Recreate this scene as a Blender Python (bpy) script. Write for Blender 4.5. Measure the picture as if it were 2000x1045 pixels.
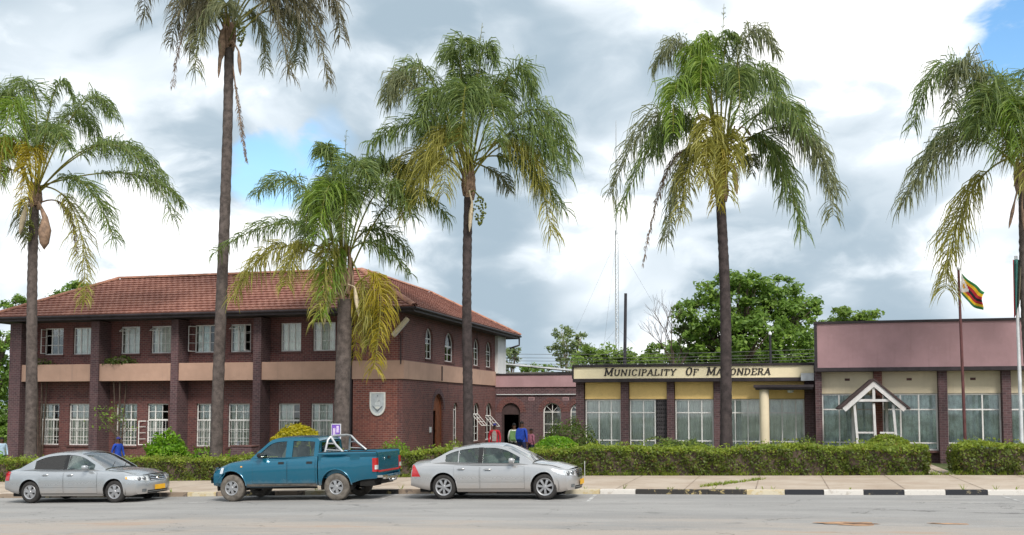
import bpy, bmesh, math, random
import numpy as np
from mathutils import Vector, Matrix
from mathutils.geometry import tessellate_polygon

random.seed(7); rng = np.random.default_rng(7)
for o in list(bpy.data.objects): bpy.data.objects.remove(o)
SC = bpy.context.scene
COL = SC.collection
R = math.radians

# ------------------------------------------------------------------ camera
TH = math.atan(.26); PITCH = R(3.5); FPX = 1975.; PX0, PY0 = 1000., 674.; CAMH = 2.4
cam_d = bpy.data.cameras.new('camera'); cam = bpy.data.objects.new('camera', cam_d); COL.objects.link(cam)
cam.location = (0, 0, CAMH); cam.rotation_euler = (math.pi/2+PITCH, 0, TH)
cam_d.sensor_width = 36; cam_d.lens = FPX/2000*36; cam_d.shift_y = (PY0-522.5)/2000; cam_d.clip_end = 3000; cam_d.clip_start = .1
SC.camera = cam
SC.view_settings.view_transform = 'Standard'; SC.view_settings.look = 'None'
SC.view_settings.exposure = 0.62; SC.view_settings.gamma = 1
_RM = Matrix.Rotation(TH, 3, 'Z') @ Matrix.Rotation(math.pi/2+PITCH, 3, 'X')
def ray(px, py): return _RM @ Vector(((px-PX0)/FPX, -(py-PY0)/FPX, -1))
def at(px, py, Y):            # point seen at px,py on the plane at distance Y across the street
    d = ray(px, py); k = Y/d.y; return Vector((k*d.x, Y, CAMH+k*d.z))
def atx(px, py, X):
    d = ray(px, py); k = X/d.x; return Vector((X, k*d.y, CAMH+k*d.z))

# ------------------------------------------------------------------ node helper
class NT:
    def __init__(s, tree): s.t = tree; s.n = tree.nodes; s.l = tree.links
    def new(s, typ, **kw):
        nd = s.n.new(typ)
        for k, v in kw.items(): setattr(nd, k, v)
        return nd
    def put(s, sock, v):
        if isinstance(v, bpy.types.NodeSocket): s.l.new(v, sock)
        elif v is not None: sock.default_value = v
    def math(s, op, a, b=None, c=None, clamp=False):
        nd = s.new('ShaderNodeMath', operation=op, use_clamp=clamp)
        s.put(nd.inputs[0], a); s.put(nd.inputs[1], b); s.put(nd.inputs[2], c); return nd.outputs[0]
    def vmath(s, op, a, b=None, scale=None):
        nd = s.new('ShaderNodeVectorMath', operation=op)
        s.put(nd.inputs[0], a); s.put(nd.inputs[1], b)
        if scale is not None: s.put(nd.inputs['Scale'], scale)
        return nd.outputs['Value'] if op in ('DOT_PRODUCT', 'LENGTH') else nd.outputs[0]
    def smooth(s, v, a, b, o0=0., o1=1.):
        nd = s.new('ShaderNodeMapRange', interpolation_type='SMOOTHSTEP')
        for i, x in enumerate((v, a, b, o0, o1)): s.put(nd.inputs[i], x)
        return nd.outputs[0]
    def noise(s, vec, scale, detail=4, rough=.55, dist=0.):
        nd = s.new('ShaderNodeTexNoise'); s.put(nd.inputs['Vector'], vec); s.put(nd.inputs['Scale'], scale)
        nd.inputs['Detail'].default_value = detail; nd.inputs['Roughness'].default_value = rough; nd.inputs['Distortion'].default_value = dist
        return nd.outputs['Fac']
    def mix(s, f, a, b):
        nd = s.new('ShaderNodeMix', data_type='RGBA')
        s.put(nd.inputs[0], f); s.put(nd.inputs[6], c4(a)); s.put(nd.inputs[7], c4(b)); return nd.outputs[2]
    def sep(s, v):
        nd = s.new('ShaderNodeSeparateXYZ'); s.put(nd.inputs[0], v); return nd.outputs
    def comb(s, x, y, z):
        nd = s.new('ShaderNodeCombineXYZ')
        for i, v in enumerate((x, y, z)): s.put(nd.inputs[i], v)
        return nd.outputs[0]
def c4(c):
    if isinstance(c, (tuple, list)): return (*c[:3], 1.)
    return c

# ------------------------------------------------------------------ sky: broken cloud over blue
SUN_AZ, SUN_EL = R(146), R(46)     # azimuth from +Y clockwise
world = bpy.data.worlds.new('World'); SC.world = world; world.use_nodes = True
w = NT(world.node_tree); w.n.clear()
out = w.new('ShaderNodeOutputWorld')
sky = w.new('ShaderNodeTexSky', sky_type='NISHITA', sun_disc=False)
sky.sun_elevation = SUN_EL; sky.sun_rotation = SUN_AZ; sky.air_density = 1.2; sky.dust_density = .6
bg_sky = w.new('ShaderNodeBackground'); hs = w.new('ShaderNodeHueSaturation'); hs.inputs['Saturation'].default_value = 1.28; w.l.new(sky.outputs[0], hs.inputs['Color']); w.l.new(hs.outputs[0], bg_sky.inputs[0]); bg_sky.inputs[1].default_value = .14
dirv = w.vmath('NORMALIZE', w.new('ShaderNodeTexCoord').outputs['Generated'])
dx, dy, dz = w.sep(dirv)
zc = w.math('ADD', w.math('MAXIMUM', dz, 0.), .55)
uv = w.comb(w.math('DIVIDE', dx, zc), w.math('DIVIDE', dy, zc), w.math('MULTIPLY', dz, 1.2))
warp = w.new('ShaderNodeTexNoise'); w.put(warp.inputs['Vector'], uv); warp.inputs['Scale'].default_value = 4.0; warp.inputs['Detail'].default_value = 3
uvw = w.vmath('ADD', uv, w.vmath('SCALE', w.vmath('SUBTRACT', warp.outputs['Color'], (.5, .5, .5)), scale=.20))
big = w.noise(uvw, 3.0, 3, .5)
fine = w.noise(uvw, 6.0, 9, .54)
def spot(px, py, r, amp):
    d0 = ray(px, py).normalized()
    wob = w.math('MULTIPLY', w.math('SUBTRACT', fine, .5), .55*r/500)
    ang = w.math('ADD', w.math('SUBTRACT', 1., w.vmath('DOT_PRODUCT', dirv, tuple(d0))), 0.)
    rad = (r/FPX)**2/2
    ang2 = w.math('ADD', ang, w.math('MULTIPLY', w.math('SUBTRACT', fine, .5), rad*5.0))
    return w.math('MULTIPLY', w.smooth(ang2, 0., rad, 1., 0.), amp)
def total(lst):
    v = lst[0]
    for x in lst[1:]: v = w.math('ADD', v, x)
    return v
tone = total([w.math('MULTIPLY', w.math('SUBTRACT', fine, .5), 1.6), w.math('MULTIPLY', w.math('SUBTRACT', big, .5), 2.4)] +
             [spot(*a) for a in ((150, 40, 420, -.38), (620, 150, 300, -.22), (300, 340, 330, .42), (1720, 180, 330, .50), (880, 30, 200, .05),
                                 (1000, 560, 300, -.22), (1720, 530, 360, -.30), (1150, 100, 330, -.12), (1180, 600, 170, .35), (1960, 540, 130, .45), (120, 540, 260, .05))])
lum = w.smooth(tone, -.68, .44)
lum2 = w.smooth(tone, .06, .52)
ccol = w.mix(lum, (.33, .42, .495), (.76, .82, .87))
ccol = w.mix(lum2, ccol, (1.03, 1.03, 1.03))
hole = total([w.math('MULTIPLY', w.math('SUBTRACT', fine, .60), 1.2)] + [spot(*a) for a in ((560, 325, 105, .7), (515, 345, 80, .35), (640, 262, 70, .5), (1920, 85, 125, 1.0), (2000, 115, 120, .8))])
cov = w.smooth(hole, .05, .95, 1., 0.)
bg_cl = w.new('ShaderNodeBackground'); w.l.new(ccol, bg_cl.inputs[0]); bg_cl.inputs[1].default_value = .86
mx = w.new('ShaderNodeMixShader'); w.l.new(cov, mx.inputs[0]); w.l.new(bg_sky.outputs[0], mx.inputs[1]); w.l.new(bg_cl.outputs[0], mx.inputs[2])
w.l.new(mx.outputs[0], out.inputs[0])

sun_d = bpy.data.lights.new('sun', 'SUN'); sun_d.energy = 2.6; sun_d.angle = R(18); sun_d.color = (1, .95, .87)
sun = bpy.data.objects.new('sun', sun_d); COL.objects.link(sun); sun.location = (0, 0, 60)
sdir = Vector((math.sin(SUN_AZ)*math.cos(SUN_EL), math.cos(SUN_AZ)*math.cos(SUN_EL), math.sin(SUN_EL)))
sun.rotation_euler = sdir.to_track_quat('Z', 'Y').to_euler()

# ------------------------------------------------------------------ materials
MATS = {}
def base_mat(name):
    m = bpy.data.materials.new(name); m.use_nodes = True; t = NT(m.node_tree); t.n.clear()
    o = t.new('ShaderNodeOutputMaterial'); p = t.new('ShaderNodeBsdfPrincipled'); t.l.new(p.outputs[0], o.inputs[0])
    MATS[name] = m; return m, t, p, o
def pos(t): return t.new('ShaderNodeNewGeometry').outputs['Position']
def bump(t, p, h, strength, dist):
    b = t.new('ShaderNodeBump'); b.inputs['Strength'].default_value = strength; b.inputs['Distance'].default_value = dist
    t.put(b.inputs['Height'], h); t.l.new(b.outputs[0], p.inputs['Normal'])
def mk(name, col, rough=.6, var=.12, scale=2.5, fine=30, bmp=0., metal=0., coat=0., dirt=None, dirtamt=.4, spec=.4):
    m, t, p, o = base_mat(name)
    P = pos(t)
    n = t.math('ADD', t.math('MULTIPLY', t.noise(P, scale, 5), .7), t.math('MULTIPLY', t.noise(P, fine, 3), .3))
    a = tuple(max(0, c*(1-var*1.6)) for c in col); b = tuple(min(1, c*(1+var*1.6)) for c in col)
    c = t.mix(t.smooth(n, .32, .68), a, b)
    if dirt: c = t.mix(t.smooth(t.noise(P, scale*.6+.4, 6, .65), .48, .72, 0., dirtamt), c, dirt)
    t.put(p.inputs['Base Color'], c); p.inputs['Roughness'].default_value = rough; p.inputs['Metallic'].default_value = metal
    p.inputs['Coat Weight'].default_value = coat; p.inputs['Coat Roughness'].default_value = .06; p.inputs['Specular IOR Level'].default_value = spec
    if bmp: bump(t, p, t.noise(P, fine, 4), bmp, .01)
    return m
def streaked(name, col, dark, light):
    m, t, p, o = base_mat(name); P = pos(t); x, y, z = t.sep(P)
    c = t.mix(t.smooth(t.noise(P, .7, 6, .65), .38, .66), tuple(q*.9 for q in col), tuple(q*1.07 for q in col))
    st_ = t.noise(t.vmath('MULTIPLY', P, (3.2, 3.2, .22)), 1.4, 6, .65)
    c = t.mix(t.smooth(st_, .54, .78, 0., .55), c, dark)
    c = t.mix(t.smooth(t.noise(P, 1.9, 5, .7), .58, .74, 0., .35), c, light)
    c = t.mix(t.smooth(t.noise(P, 9, 5, .7), .62, .72, 0., .3), c, dark)
    t.put(p.inputs['Base Color'], c); p.inputs['Roughness'].default_value = .85; bump(t, p, t.noise(P, 18, 4), .15, .01)
def brick_mat(name, c1, c2, mortar, dark=(.03, .018, .02)):
    m, t, p, o = base_mat(name)
    g = t.new('ShaderNodeNewGeometry'); x, y, z = t.sep(g.outputs['Position']); nx, ny, nz = t.sep(g.outputs['Normal'])
    side = t.math('GREATER_THAN', t.math('ABSOLUTE', nx), .6)
    u = t.math('ADD', t.math('MULTIPLY', x, t.math('SUBTRACT', 1., side)), t.math('MULTIPLY', y, side))
    v = t.comb(u, z, 0.)
    b = t.new('ShaderNodeTexBrick'); t.put(b.inputs['Vector'], v); b.inputs['Scale'].default_value = 1.
    b.inputs['Brick Width'].default_value = .23; b.inputs['Row Height'].default_value = .086; b.inputs['Mortar Size'].default_value = .008
    b.inputs['Mortar Smooth'].default_value = .2; b.inputs['Bias'].default_value = -.1
    b.inputs['Color1'].default_value = c4(c1); b.inputs['Color2'].default_value = c4(c2); b.inputs['Mortar'].default_value = c4(mortar)
    P = g.outputs['Position']
    cell = t.new('ShaderNodeTexWhiteNoise', noise_dimensions='2D')
    t.put(cell.inputs['Vector'], t.comb(t.math('FLOOR', t.math('DIVIDE', u, .115)), t.math('FLOOR', t.math('DIVIDE', z, .086)), 0.))
    c = t.mix(t.math('MULTIPLY', t.smooth(cell.outputs['Value'], .45, 1.), t.math('SUBTRACT', .55, t.math('MULTIPLY', b.outputs['Fac'], .5))), b.outputs['Color'], dark)
    c = t.mix(t.smooth(t.noise(P, .9, 6, .6), .42, .75, 0., .35), c, tuple(q*1.5 for q in c1))
    c = t.mix(t.smooth(t.noise(t.vmath('MULTIPLY', P, (2., 2., .35)), 1.3, 5, .6), .5, .8, 0., .55), c, dark)
    t.put(p.inputs['Base Color'], c); p.inputs['Roughness'].default_value = .75; p.inputs['Specular IOR Level'].default_value = .3
    bump(t, p, t.math('ADD', t.math('MULTIPLY', b.outputs['Fac'], -1.), t.math('MULTIPLY', t.noise(P, 60, 3), .3)), .55, .012)
    return m
def leaf_mat(name, c1, c2, c3=None, sc=5., trans=.36):
    m, t, p, o = base_mat(name)
    P = pos(t)
    c = t.mix(t.smooth(t.noise(P, sc, 3), .35, .65), c1, c2)
    if c3: c = t.mix(t.smooth(t.noise(P, sc*2.3, 3), .55, .72), c, c3)
    wn = t.noise(P, 45., 1)
    c = t.mix(t.smooth(wn, .3, .7, 0., .45), c, tuple(q*.45 for q in c1))
    t.put(p.inputs['Base Color'], c); p.inputs['Roughness'].default_value = .5; p.inputs['Specular IOR Level'].default_value = .35
    tr = t.new('ShaderNodeBsdfTranslucent'); t.put(tr.inputs[0], t.mix(.4, c, tuple(min(1, q*1.8) for q in c2)))
    ms = t.new('ShaderNodeMixShader'); ms.inputs[0].default_value = trans
    t.l.new(p.outputs[0], ms.inputs[1]); t.l.new(tr.outputs[0], ms.inputs[2]); t.l.new(ms.outputs[0], o.inputs[0])
    return m
def glass_mat(name, tint, refl=.12, rough=.02):
    m, t, p, o = base_mat(name); t.n.remove(p)
    tr = t.new('ShaderNodeBsdfTransparent'); tr.inputs[0].default_value = c4(tint)
    gl = t.new('ShaderNodeBsdfGlossy'); gl.inputs['Roughness'].default_value = rough
    fr = t.new('ShaderNodeFresnel'); fr.inputs[0].default_value = 1.5
    f = t.math('ADD', t.math('MULTIPLY', fr.outputs[0], 1.0), refl-.04, clamp=True)
    ms = t.new('ShaderNodeMixShader'); t.put(ms.inputs[0], f); t.l.new(tr.outputs[0], ms.inputs[1]); t.l.new(gl.outputs[0], ms.inputs[2]); t.l.new(ms.outputs[0], o.inputs[0])
    return m
brick_mat('brick', (.160, .060, .054), (.105, .042, .042), (.20, .145, .13), (.055, .03, .034))
brick_mat('brick_red', (.235, .078, .058), (.150, .050, .046), (.28, .19, .16), (.07, .03, .032))
brick_mat('brick_dark', (.118, .062, .066), (.082, .044, .052), (.17, .135, .135), (.04, .026, .03))
streaked('band', (.45, .285, .215), (.27, .18, .15), (.52, .36, .29))
streaked('pink', (.385, .235, .25), (.28, .17, .18), (.46, .30, .31))
mk('cream', (.88, .76, .52), .8, .05, .6, 18, .08, dirt=(.55, .40, .26), dirtamt=.3)
streaked('cream_pale', (.68, .58, .42), (.50, .41, .30), (.74, .64, .48))
mk('yellow', (.94, .63, .25), .8, .06, .8, 18, .08, dirt=(.58, .38, .16), dirtamt=.35)
mk('white_paint', (.74, .72, .70), .5, .06, 3, 30, .05, dirt=(.50, .45, .42), dirtamt=.35)
mk('porch_white_shaded', (.56, .54, .54), .6, .10, 3, 30, .05, dirt=(.32, .24, .20), dirtamt=.5)  # white paint again, with the porch's shade painted in as darker grey
mk('white_wall', (.66, .66, .66), .8, .05, 1)
mk('trim_dark', (.030, .022, .026), .6, .25, 3)
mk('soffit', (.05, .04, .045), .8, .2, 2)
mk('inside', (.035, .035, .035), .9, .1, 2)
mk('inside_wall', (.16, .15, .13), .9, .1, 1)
mk('curtain', (.78, .80, .76), .9, .10, 3, 20)
mk('curtain_white', (.74, .73, .69), .9, .10, 3, 20)
mk('curtain_blue', (.66, .74, .73), .9, .2, 3, 20)
mk('wood', (.20, .065, .03), .5, .2, 4, 30, .1)
mk('wood_dark', (.05, .03, .03), .7, .2, 4)
mk('sill', (.12, .06, .055), .8, .2, 4, 30, .2)
mk('shield', (.52, .55, .58), .5, .08, 6)
mk('shield_rim', (.74, .73, .70), .5, .05, 6)
mk('shield_mark', (.20, .22, .24), .6, .1, 6)
mk('letter', (.03, .022, .02), .5, .1, 6)
mk('metal_grey', (.44, .45, .46), .4, .1, 4, metal=.6)
mk('metal_white', (.62, .64, .66), .45, .08, 4)
mk('pole_brown', (.10, .035, .035), .6, .2, 3)
mk('pole_dark', (.028, .026, .034), .7, .2, 3)
mk('lamp_case', (.50, .42, .30), .6, .1, 5)
mk('wire', (.12, .12, .12), .6, .1, 4)
mk('breeze', (.085, .075, .08), .9, .2, 6, 40, .3)
glass_mat('glass', (.95, .97, .96), .06)
glass_mat('car_glass', (.74, .82, .80), .07); glass_mat('screen_glass', (.66, .74, .70), .30)
# roof tiles
m, t, p, o = base_mat('tile')
P = pos(t)
c = t.mix(t.smooth(t.noise(P, 1.1, 6, .6), .35, .68), (.235, .098, .072), (.32, .150, .112))
c = t.mix(t.smooth(t.noise(P, 9, 4, .6), .5, .75, 0., .6), c, (.15, .06, .05))
c = t.mix(t.smooth(t.noise(P, 4, 6, .7), .6, .78, 0., .5), c, (.42, .25, .19))
t.put(p.inputs['Base Color'], c); p.inputs['Roughness'].default_value = .8; bump(t, p, t.noise(P, 40, 4), .3, .01)
mk('ridge', (.36, .17, .115), .8, .2, 3, 30, .2)
# ground materials
m, t, p, o = base_mat('asphalt')
P = pos(t); x, y, z = t.sep(P)
Ps = t.vmath('MULTIPLY', P, (.22, 1., 1.))
n1 = t.noise(Ps, .9, 7, .62); n2 = t.noise(P, 55, 4, .6); n3 = t.noise(Ps, 3.2, 6, .65)
c = t.mix(t.smooth(n1, .34, .66), (.235, .230, .225), (.30, .292, .283))
c = t.mix(t.smooth(n3, .52, .72, 0., .5), c, (.21, .205, .20))
dust = t.math('ADD', t.math('MULTIPLY', t.smooth(y, 23.5, 18.5), .75), t.math('MULTIPLY', t.math('SUBTRACT', t.noise(Ps, .5, 7, .72), .46), 3.6))
c = t.mix(t.smooth(dust, .35, 1.2, 0., .7), c, (.37, .315, .265))
rust = t.math('MULTIPLY', t.smooth(dust, .55, 1.15), t.smooth(t.noise(Ps, .9, 5, .7), .52, .66))
c = t.mix(t.math('MULTIPLY', rust, .5), c, (.36, .20, .11))
c = t.mix(t.smooth(n2, .48, .72, 0., .5), c, (.14, .136, .13))
c = t.mix(t.smooth(t.noise(P, 26, 3, .6), .58, .70, 0., .5), c, (.42, .40, .37))
crk = t.new('ShaderNodeTexVoronoi', feature='DISTANCE_TO_EDGE'); t.put(crk.inputs['Vector'], t.vmath('ADD', t.vmath('MULTIPLY', P, (.35, .6, 1.)), t.vmath('SCALE', t.comb(t.noise(P, 2.5, 5), t.noise(t.vmath('ADD', P, (9., 0., 0.)), 2.5, 5), 0.), scale=.5))); crk.inputs['Scale'].default_value = .9
c = t.mix(t.math('MULTIPLY', t.smooth(crk.outputs['Distance'], .0, .010, .75, 0.), t.smooth(t.noise(P, .5, 3), .48, .56)), c, (.07, .068, .066))
c = t.mix(t.smooth(t.noise(t.vmath('MULTIPLY', P, (.8, 1., 1.)), 1.1, 5, .5), .64, .74, 0., .55), c, (.12, .118, .115))
# long tyre-polished streaks and tar seams
c = t.mix(t.smooth(t.noise(t.vmath('MULTIPLY', P, (.03, 1.6, 1.)), 1.6, 4, .6), .56, .72, 0., .35), c, (.20, .195, .19))
t.put(p.inputs['Base Color'], c); p.inputs['Roughness'].default_value = .85
bump(t, p, t.math('ADD', t.math('MULTIPLY', n2, .5), t.math('MULTIPLY', t.noise(P, 140, 3), .6)), .5, .01)
m, t, p, o = base_mat('pavement')
P = pos(t); n1 = t.noise(P, .8, 6, .65); n2 = t.noise(P, 30, 4, .6)
c = t.mix(t.smooth(n1, .35, .65), (.36, .285, .22), (.44, .37, .30))
c = t.mix(t.smooth(t.noise(P, 2.2, 6, .7), .54, .74, 0., .6), c, (.30, .22, .16))
c = t.mix(t.smooth(n2, .5, .8, 0., .3), c, (.22, .17, .13))
t.put(p.inputs['Base Color'], c); p.inputs['Roughness'].default_value = .9; bump(t, p, n2, .4, .015)
m, t, p, o = base_mat('lawn')
P = pos(t)
c = t.mix(t.smooth(t.noise(P, .6, 6, .65), .4, .62), (.06, .11, .02), (.16, .13, .07))
c = t.mix(t.smooth(t.noise(P, 20, 3), .4, .7, 0., .6), c, (.04, .075, .015))
t.put(p.inputs['Base Color'], c); p.inputs['Roughness'].default_value = .95; bump(t, p, t.noise(P, 25, 4), .8, .05)
def chipped(name, col, chip, amt=.5, thr=.55):
    m, t, p, o = base_mat(name); P = pos(t)
    c = t.mix(t.smooth(t.noise(P, 3, 6, .7), thr, thr+.06, 0., amt), col, chip)
    c = t.mix(t.smooth(t.noise(P, 14, 5, .7), .55, .7, 0., .45), c, tuple(q*.5 for q in col))
    t.put(p.inputs['Base Color'], c); p.inputs['Roughness'].default_value = .8; bump(t, p, t.noise(P, 20, 5), .4, .012)
chipped('kerb_black', (.018, .020, .026), (.30, .25, .16), .6, .60)
chipped('kerb_black_worn', (.03, .027, .025), (.46, .36, .16), .75, .56)
chipped('kerb_white', (.60, .57, .53), (.35, .30, .25), .5, .56)
chipped('kerb_yellow', (.55, .49, .37), (.46, .34, .14), .6, .52)
chipped('kerb_bare', (.26, .20, .15), (.06, .05, .05), .8, .52)
chipped('bay_paint', (.46, .455, .45), (.27, .265, .26), .95, .46)
# vegetation
mk('palm_trunk', (.085, .068, .062), .9, .30, 5, 40, .6, dirt=(.16, .13, .12), dirtamt=.5)
mk('palm_trunk_dark', (.045, .034, .034), .9, .30, 5, 40, .6, dirt=(.09, .07, .065), dirtamt=.5)
mk('bark', (.09, .065, .05), .9, .3, 5, 30, .5)
mk('pod', (.26, .17, .12), .7, .25, 6, 30)
mk('pod_pale', (.50, .42, .30), .7, .15, 6, 30)
mk('fruit', (.13, .15, .03), .7, .4, 20, 60, .5)
leaf_mat('fr_green', (.075, .13, .035), (.24, .31, .085))
leaf_mat('fr_bright', (.12, .22, .02), (.25, .34, .05))
leaf_mat('fr_olive', (.24, .24, .05), (.42, .39, .09))
leaf_mat('fr_yellow', (.30, .25, .02), (.46, .37, .04))
leaf_mat('fr_grey', (.14, .17, .09), (.28, .29, .14))
leaf_mat('fr_brown', (.13, .12, .07), (.22, .20, .12))
leaf_mat('fr_dead', (.20, .14, .10), (.30, .23, .17), trans=.15)
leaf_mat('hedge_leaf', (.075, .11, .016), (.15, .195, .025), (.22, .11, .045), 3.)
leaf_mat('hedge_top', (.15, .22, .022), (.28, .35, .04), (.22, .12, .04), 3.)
leaf_mat('tree_leaf', (.095, .18, .03), (.20, .32, .05), (.32, .43, .07), 1.2)
leaf_mat('tree_leaf_b', (.12, .20, .03), (.23, .34, .06), (.33, .40, .08), 1.4)
leaf_mat('gum_leaf', (.12, .17, .07), (.24, .30, .11), None, 2.)
leaf_mat('bush_bright', (.10, .24, .012), (.22, .40, .02), None, 4.)
leaf_mat('bush_yellow', (.30, .28, .01), (.55, .46, .015), (.16, .22, .01), 5.)
leaf_mat('bush_dark', (.055, .10, .018), (.12, .17, .03), (.13, .08, .03), 4.)
# vehicles
def paint(name, col, metal=.55, rough=.32):
    m, t, p, o = base_mat(name); P = pos(t); oz = t.sep(t.new('ShaderNodeTexCoord').outputs['Object'])[2]
    c = t.mix(t.smooth(t.noise(P, 3., 5, .6), .4, .7, 0., .12), col, tuple(q*.6+.06 for q in col))
    dst = t.math('MULTIPLY', t.smooth(t.math('ADD', oz, t.math('MULTIPLY', t.noise(P, 4, 5, .65), .35)), .78, .42), .55)
    c = t.mix(dst, c, (.28, .22, .17)); rg = t.math('ADD', rough, t.math('MULTIPLY', dst, .5))
    t.put(p.inputs['Base Color'], c); t.put(p.inputs['Metallic'], t.math('MULTIPLY', t.math('SUBTRACT', 1., dst), metal)); t.put(p.inputs['Roughness'], rg)
    t.put(p.inputs['Coat Weight'], t.math('SUBTRACT', .7, dst)); p.inputs['Coat Roughness'].default_value = .05
paint('silver', (.43, .45, .47), .65, .26); paint('silver_warm', (.47, .47, .475), .65, .26); paint('teal', (.002, .11, .185), .35, .25)
mk('tyre', (.028, .026, .025), .85, .2, 12, 60, .2)
mk('tyre_dusty', (.12, .105, .09), .9, .25, 8, 60, .2)
mk('alloy', (.40, .40, .41), .38, .08, 6, metal=.7)
mk('black_trim', (.012, .012, .013), .5, .2, 8)
mk('underside', (.010, .009, .008), .9, .2, 6)
mk('chrome', (.75, .75, .75), .15, .02, 6, metal=1.)
mk('seat', (.30, .28, .26), .9, .1, 5)
mk('plate', (.72, .38, .02), .5, .05, 6)
mk('plate_ink', (.03, .02, .02), .5, .05, 6)
mk('lamp_red', (.42, .015, .02), .15, .1, 20, coat=1)
mk('lamp_amber', (.75, .36, .06), .2, .1, 20, coat=1)
mk('lamp_clear', (.70, .72, .74), .12, .12, 20, coat=1, metal=.3)
mk('lamp_inner', (.18, .19, .20), .12, .1, 20, coat=1, metal=.5)
mk('red_stripe', (.40, .02, .02), .4, .05, 6)
# people
for nm, cl in (('skin', (.09, .045, .028)), ('hair', (.008, .007, .007)), ('c_red', (.42, .015, .03)), ('c_grey', (.28, .24, .23)), ('c_blue', (.012, .05, .33)),
               ('c_white', (.62, .62, .58)), ('c_green', (.13, .24, .09)), ('c_navy', (.015, .02, .06)), ('c_pink', (.30, .11, .16)), ('c_sky', (.36, .48, .60)), ('c_dark', (.02, .02, .025)), ('c_cap', (.03, .03, .16))):
    mk(nm, cl, .85, .12, 12)
# flag
for nm, cl in (('f_green', (.03, .17, .05)), ('f_yellow', (.68, .42, .02)), ('f_red', (.38, .02, .03)), ('f_black', (.015, .012, .02)), ('f_white', (.66, .62, .60)), ('f_teal', (.03, .12, .11)), ('f_olive', (.13, .11, .08))):
    mk(nm, cl, .8, .08, 6)
mk('poster', (.17, .08, .42), .5, .35, 7, 25); mk('poster_light', (.55, .45, .65), .5, .2, 9)

# ------------------------------------------------------------------ mesh helpers
WM = {}
class MB:
    def __init__(s): s.v = []; s.f = []; s.m = []
    def add(s, vs, fs, mi=0):
        b = len(s.v); s.v.extend([tuple(q) for q in vs]); s.f.extend([tuple(b+i for i in f) for f in fs]); s.m.extend([mi]*len(fs)); return s
    def box(s, x0, x1, y0, y1, z0, z1, mi=0):
        return s.add([(x0, y0, z0), (x1, y0, z0), (x1, y1, z0), (x0, y1, z0), (x0, y0, z1), (x1, y0, z1), (x1, y1, z1), (x0, y1, z1)],
                     [(0, 3, 2, 1), (4, 5, 6, 7), (0, 1, 5, 4), (1, 2, 6, 5), (2, 3, 7, 6), (3, 0, 4, 7)], mi)
    def tube(s, pts, rad, n=8, mi=0, caps=True):
        pts = [Vector(p) for p in pts]; k = len(pts)
        if not hasattr(rad, '__len__'): rad = [rad]*k
        vs = []; ref = None
        for i in range(k):
            tdir = (pts[min(i+1, k-1)]-pts[max(i-1, 0)]).normalized()
            if ref is None: ref = Vector((0, 0, 1)) if abs(tdir.z) < .9 else Vector((1, 0, 0))
            a = tdir.cross(ref)
            a = a.normalized() if a.length > 1e-6 else Vector((1, 0, 0))
            b = a.cross(tdir).normalized(); ref = b
            for j in range(n):
                q = 2*math.pi*j/n; vs.append(pts[i]+a*math.cos(q)*rad[i]+b*math.sin(q)*rad[i])
        fs = [(i*n+j, i*n+(j+1) % n, (i+1)*n+(j+1) % n, (i+1)*n+j) for i in range(k-1) for j in range(n)]
        if caps: fs += [tuple(range(n))[::-1], tuple((k-1)*n+j for j in range(n))]
        return s.add(vs, fs, mi)
    def lathe(s, prof, n=24, axis='y', c=(0, 0, 0), mi=0):   # prof: (r, a) along axis
        vs = []
        for r, a in prof:
            for j in range(n):
                q = 2*math.pi*j/n; u, v = r*math.cos(q), r*math.sin(q)
                p = (u, a, v) if axis == 'y' else (u, v, a)
                vs.append((p[0]+c[0], p[1]+c[1], p[2]+c[2]))
        k = len(prof)
        return s.add(vs, [(i*n+j, i*n+(j+1) % n, (i+1)*n+(j+1) % n, (i+1)*n+j) for i in range(k-1) for j in range(n)], mi)
    def prism(s, outline, holes, y0, y1, mi=0, fmap=None):    # outline in (x,z), extruded y0..y1
        polys = [outline]+list(holes)
        flat = [q for pl in polys for q in pl]
        tris = tessellate_polygon([[Vector((a, b, 0)) for a, b in pl] for pl in polys])
        n = len(flat)
        vs = [(a, y0, b) for a, b in flat]+[(a, y1, b) for a, b in flat]
        fs = []
        for tr in tris:
            fs.append(tuple(tr)); fs.append(tuple(i+n for i in tr[::-1]))
        b0 = 0
        for pl in polys:
            k = len(pl)
            for i in range(k): j = (i+1) % k; fs.append((b0+i, b0+j, b0+j+n, b0+i+n))
            b0 += k
        if fmap: vs = [fmap(*q) for q in vs]
        return s.add(vs, fs, mi)
    def mesh(s, name, mats, smooth=False, recalc=True):
        me = bpy.data.meshes.new(name); me.from_pydata(s.v, [], s.f)
        for mm in (mats if isinstance(mats, (list, tuple)) else [mats]): me.materials.append(MATS[mm])
        if len(set(s.m)) > 1: me.polygons.foreach_set('material_index', s.m)
        if recalc:
            bm = bmesh.new(); bm.from_mesh(me); bmesh.ops.recalc_face_normals(bm, faces=bm.faces); bm.to_mesh(me); bm.free()
        if smooth:
            me.polygons.foreach_set('use_smooth', [True]*len(me.polygons))
            if smooth != 'all': me.set_sharp_from_angle(angle=R(smooth if smooth > 1 else 35))
        me.update(); return me
    def build(s, name, mats, parent=None, mat4=None, local=False, smooth=False, recalc=True):
        return link(name, s.mesh(name, mats, smooth, recalc), parent, mat4, local)
def link(name, data, parent=None, mat4=None, local=False):
    o = bpy.data.objects.new(name, data); COL.objects.link(o); m4 = mat4 or Matrix()
    if parent:
        o.parent = parent
        if local: WM[o] = WM[parent] @ m4
        else: o.matrix_parent_inverse = WM[parent].inverted(); WM[o] = m4
        o.matrix_basis = m4
    else: o.matrix_basis = m4; WM[o] = m4
    return o
def tag(o, label, cat, group=None):
    o['label'] = label; o['category'] = cat
    if group: o['group'] = group
    return o
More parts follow.
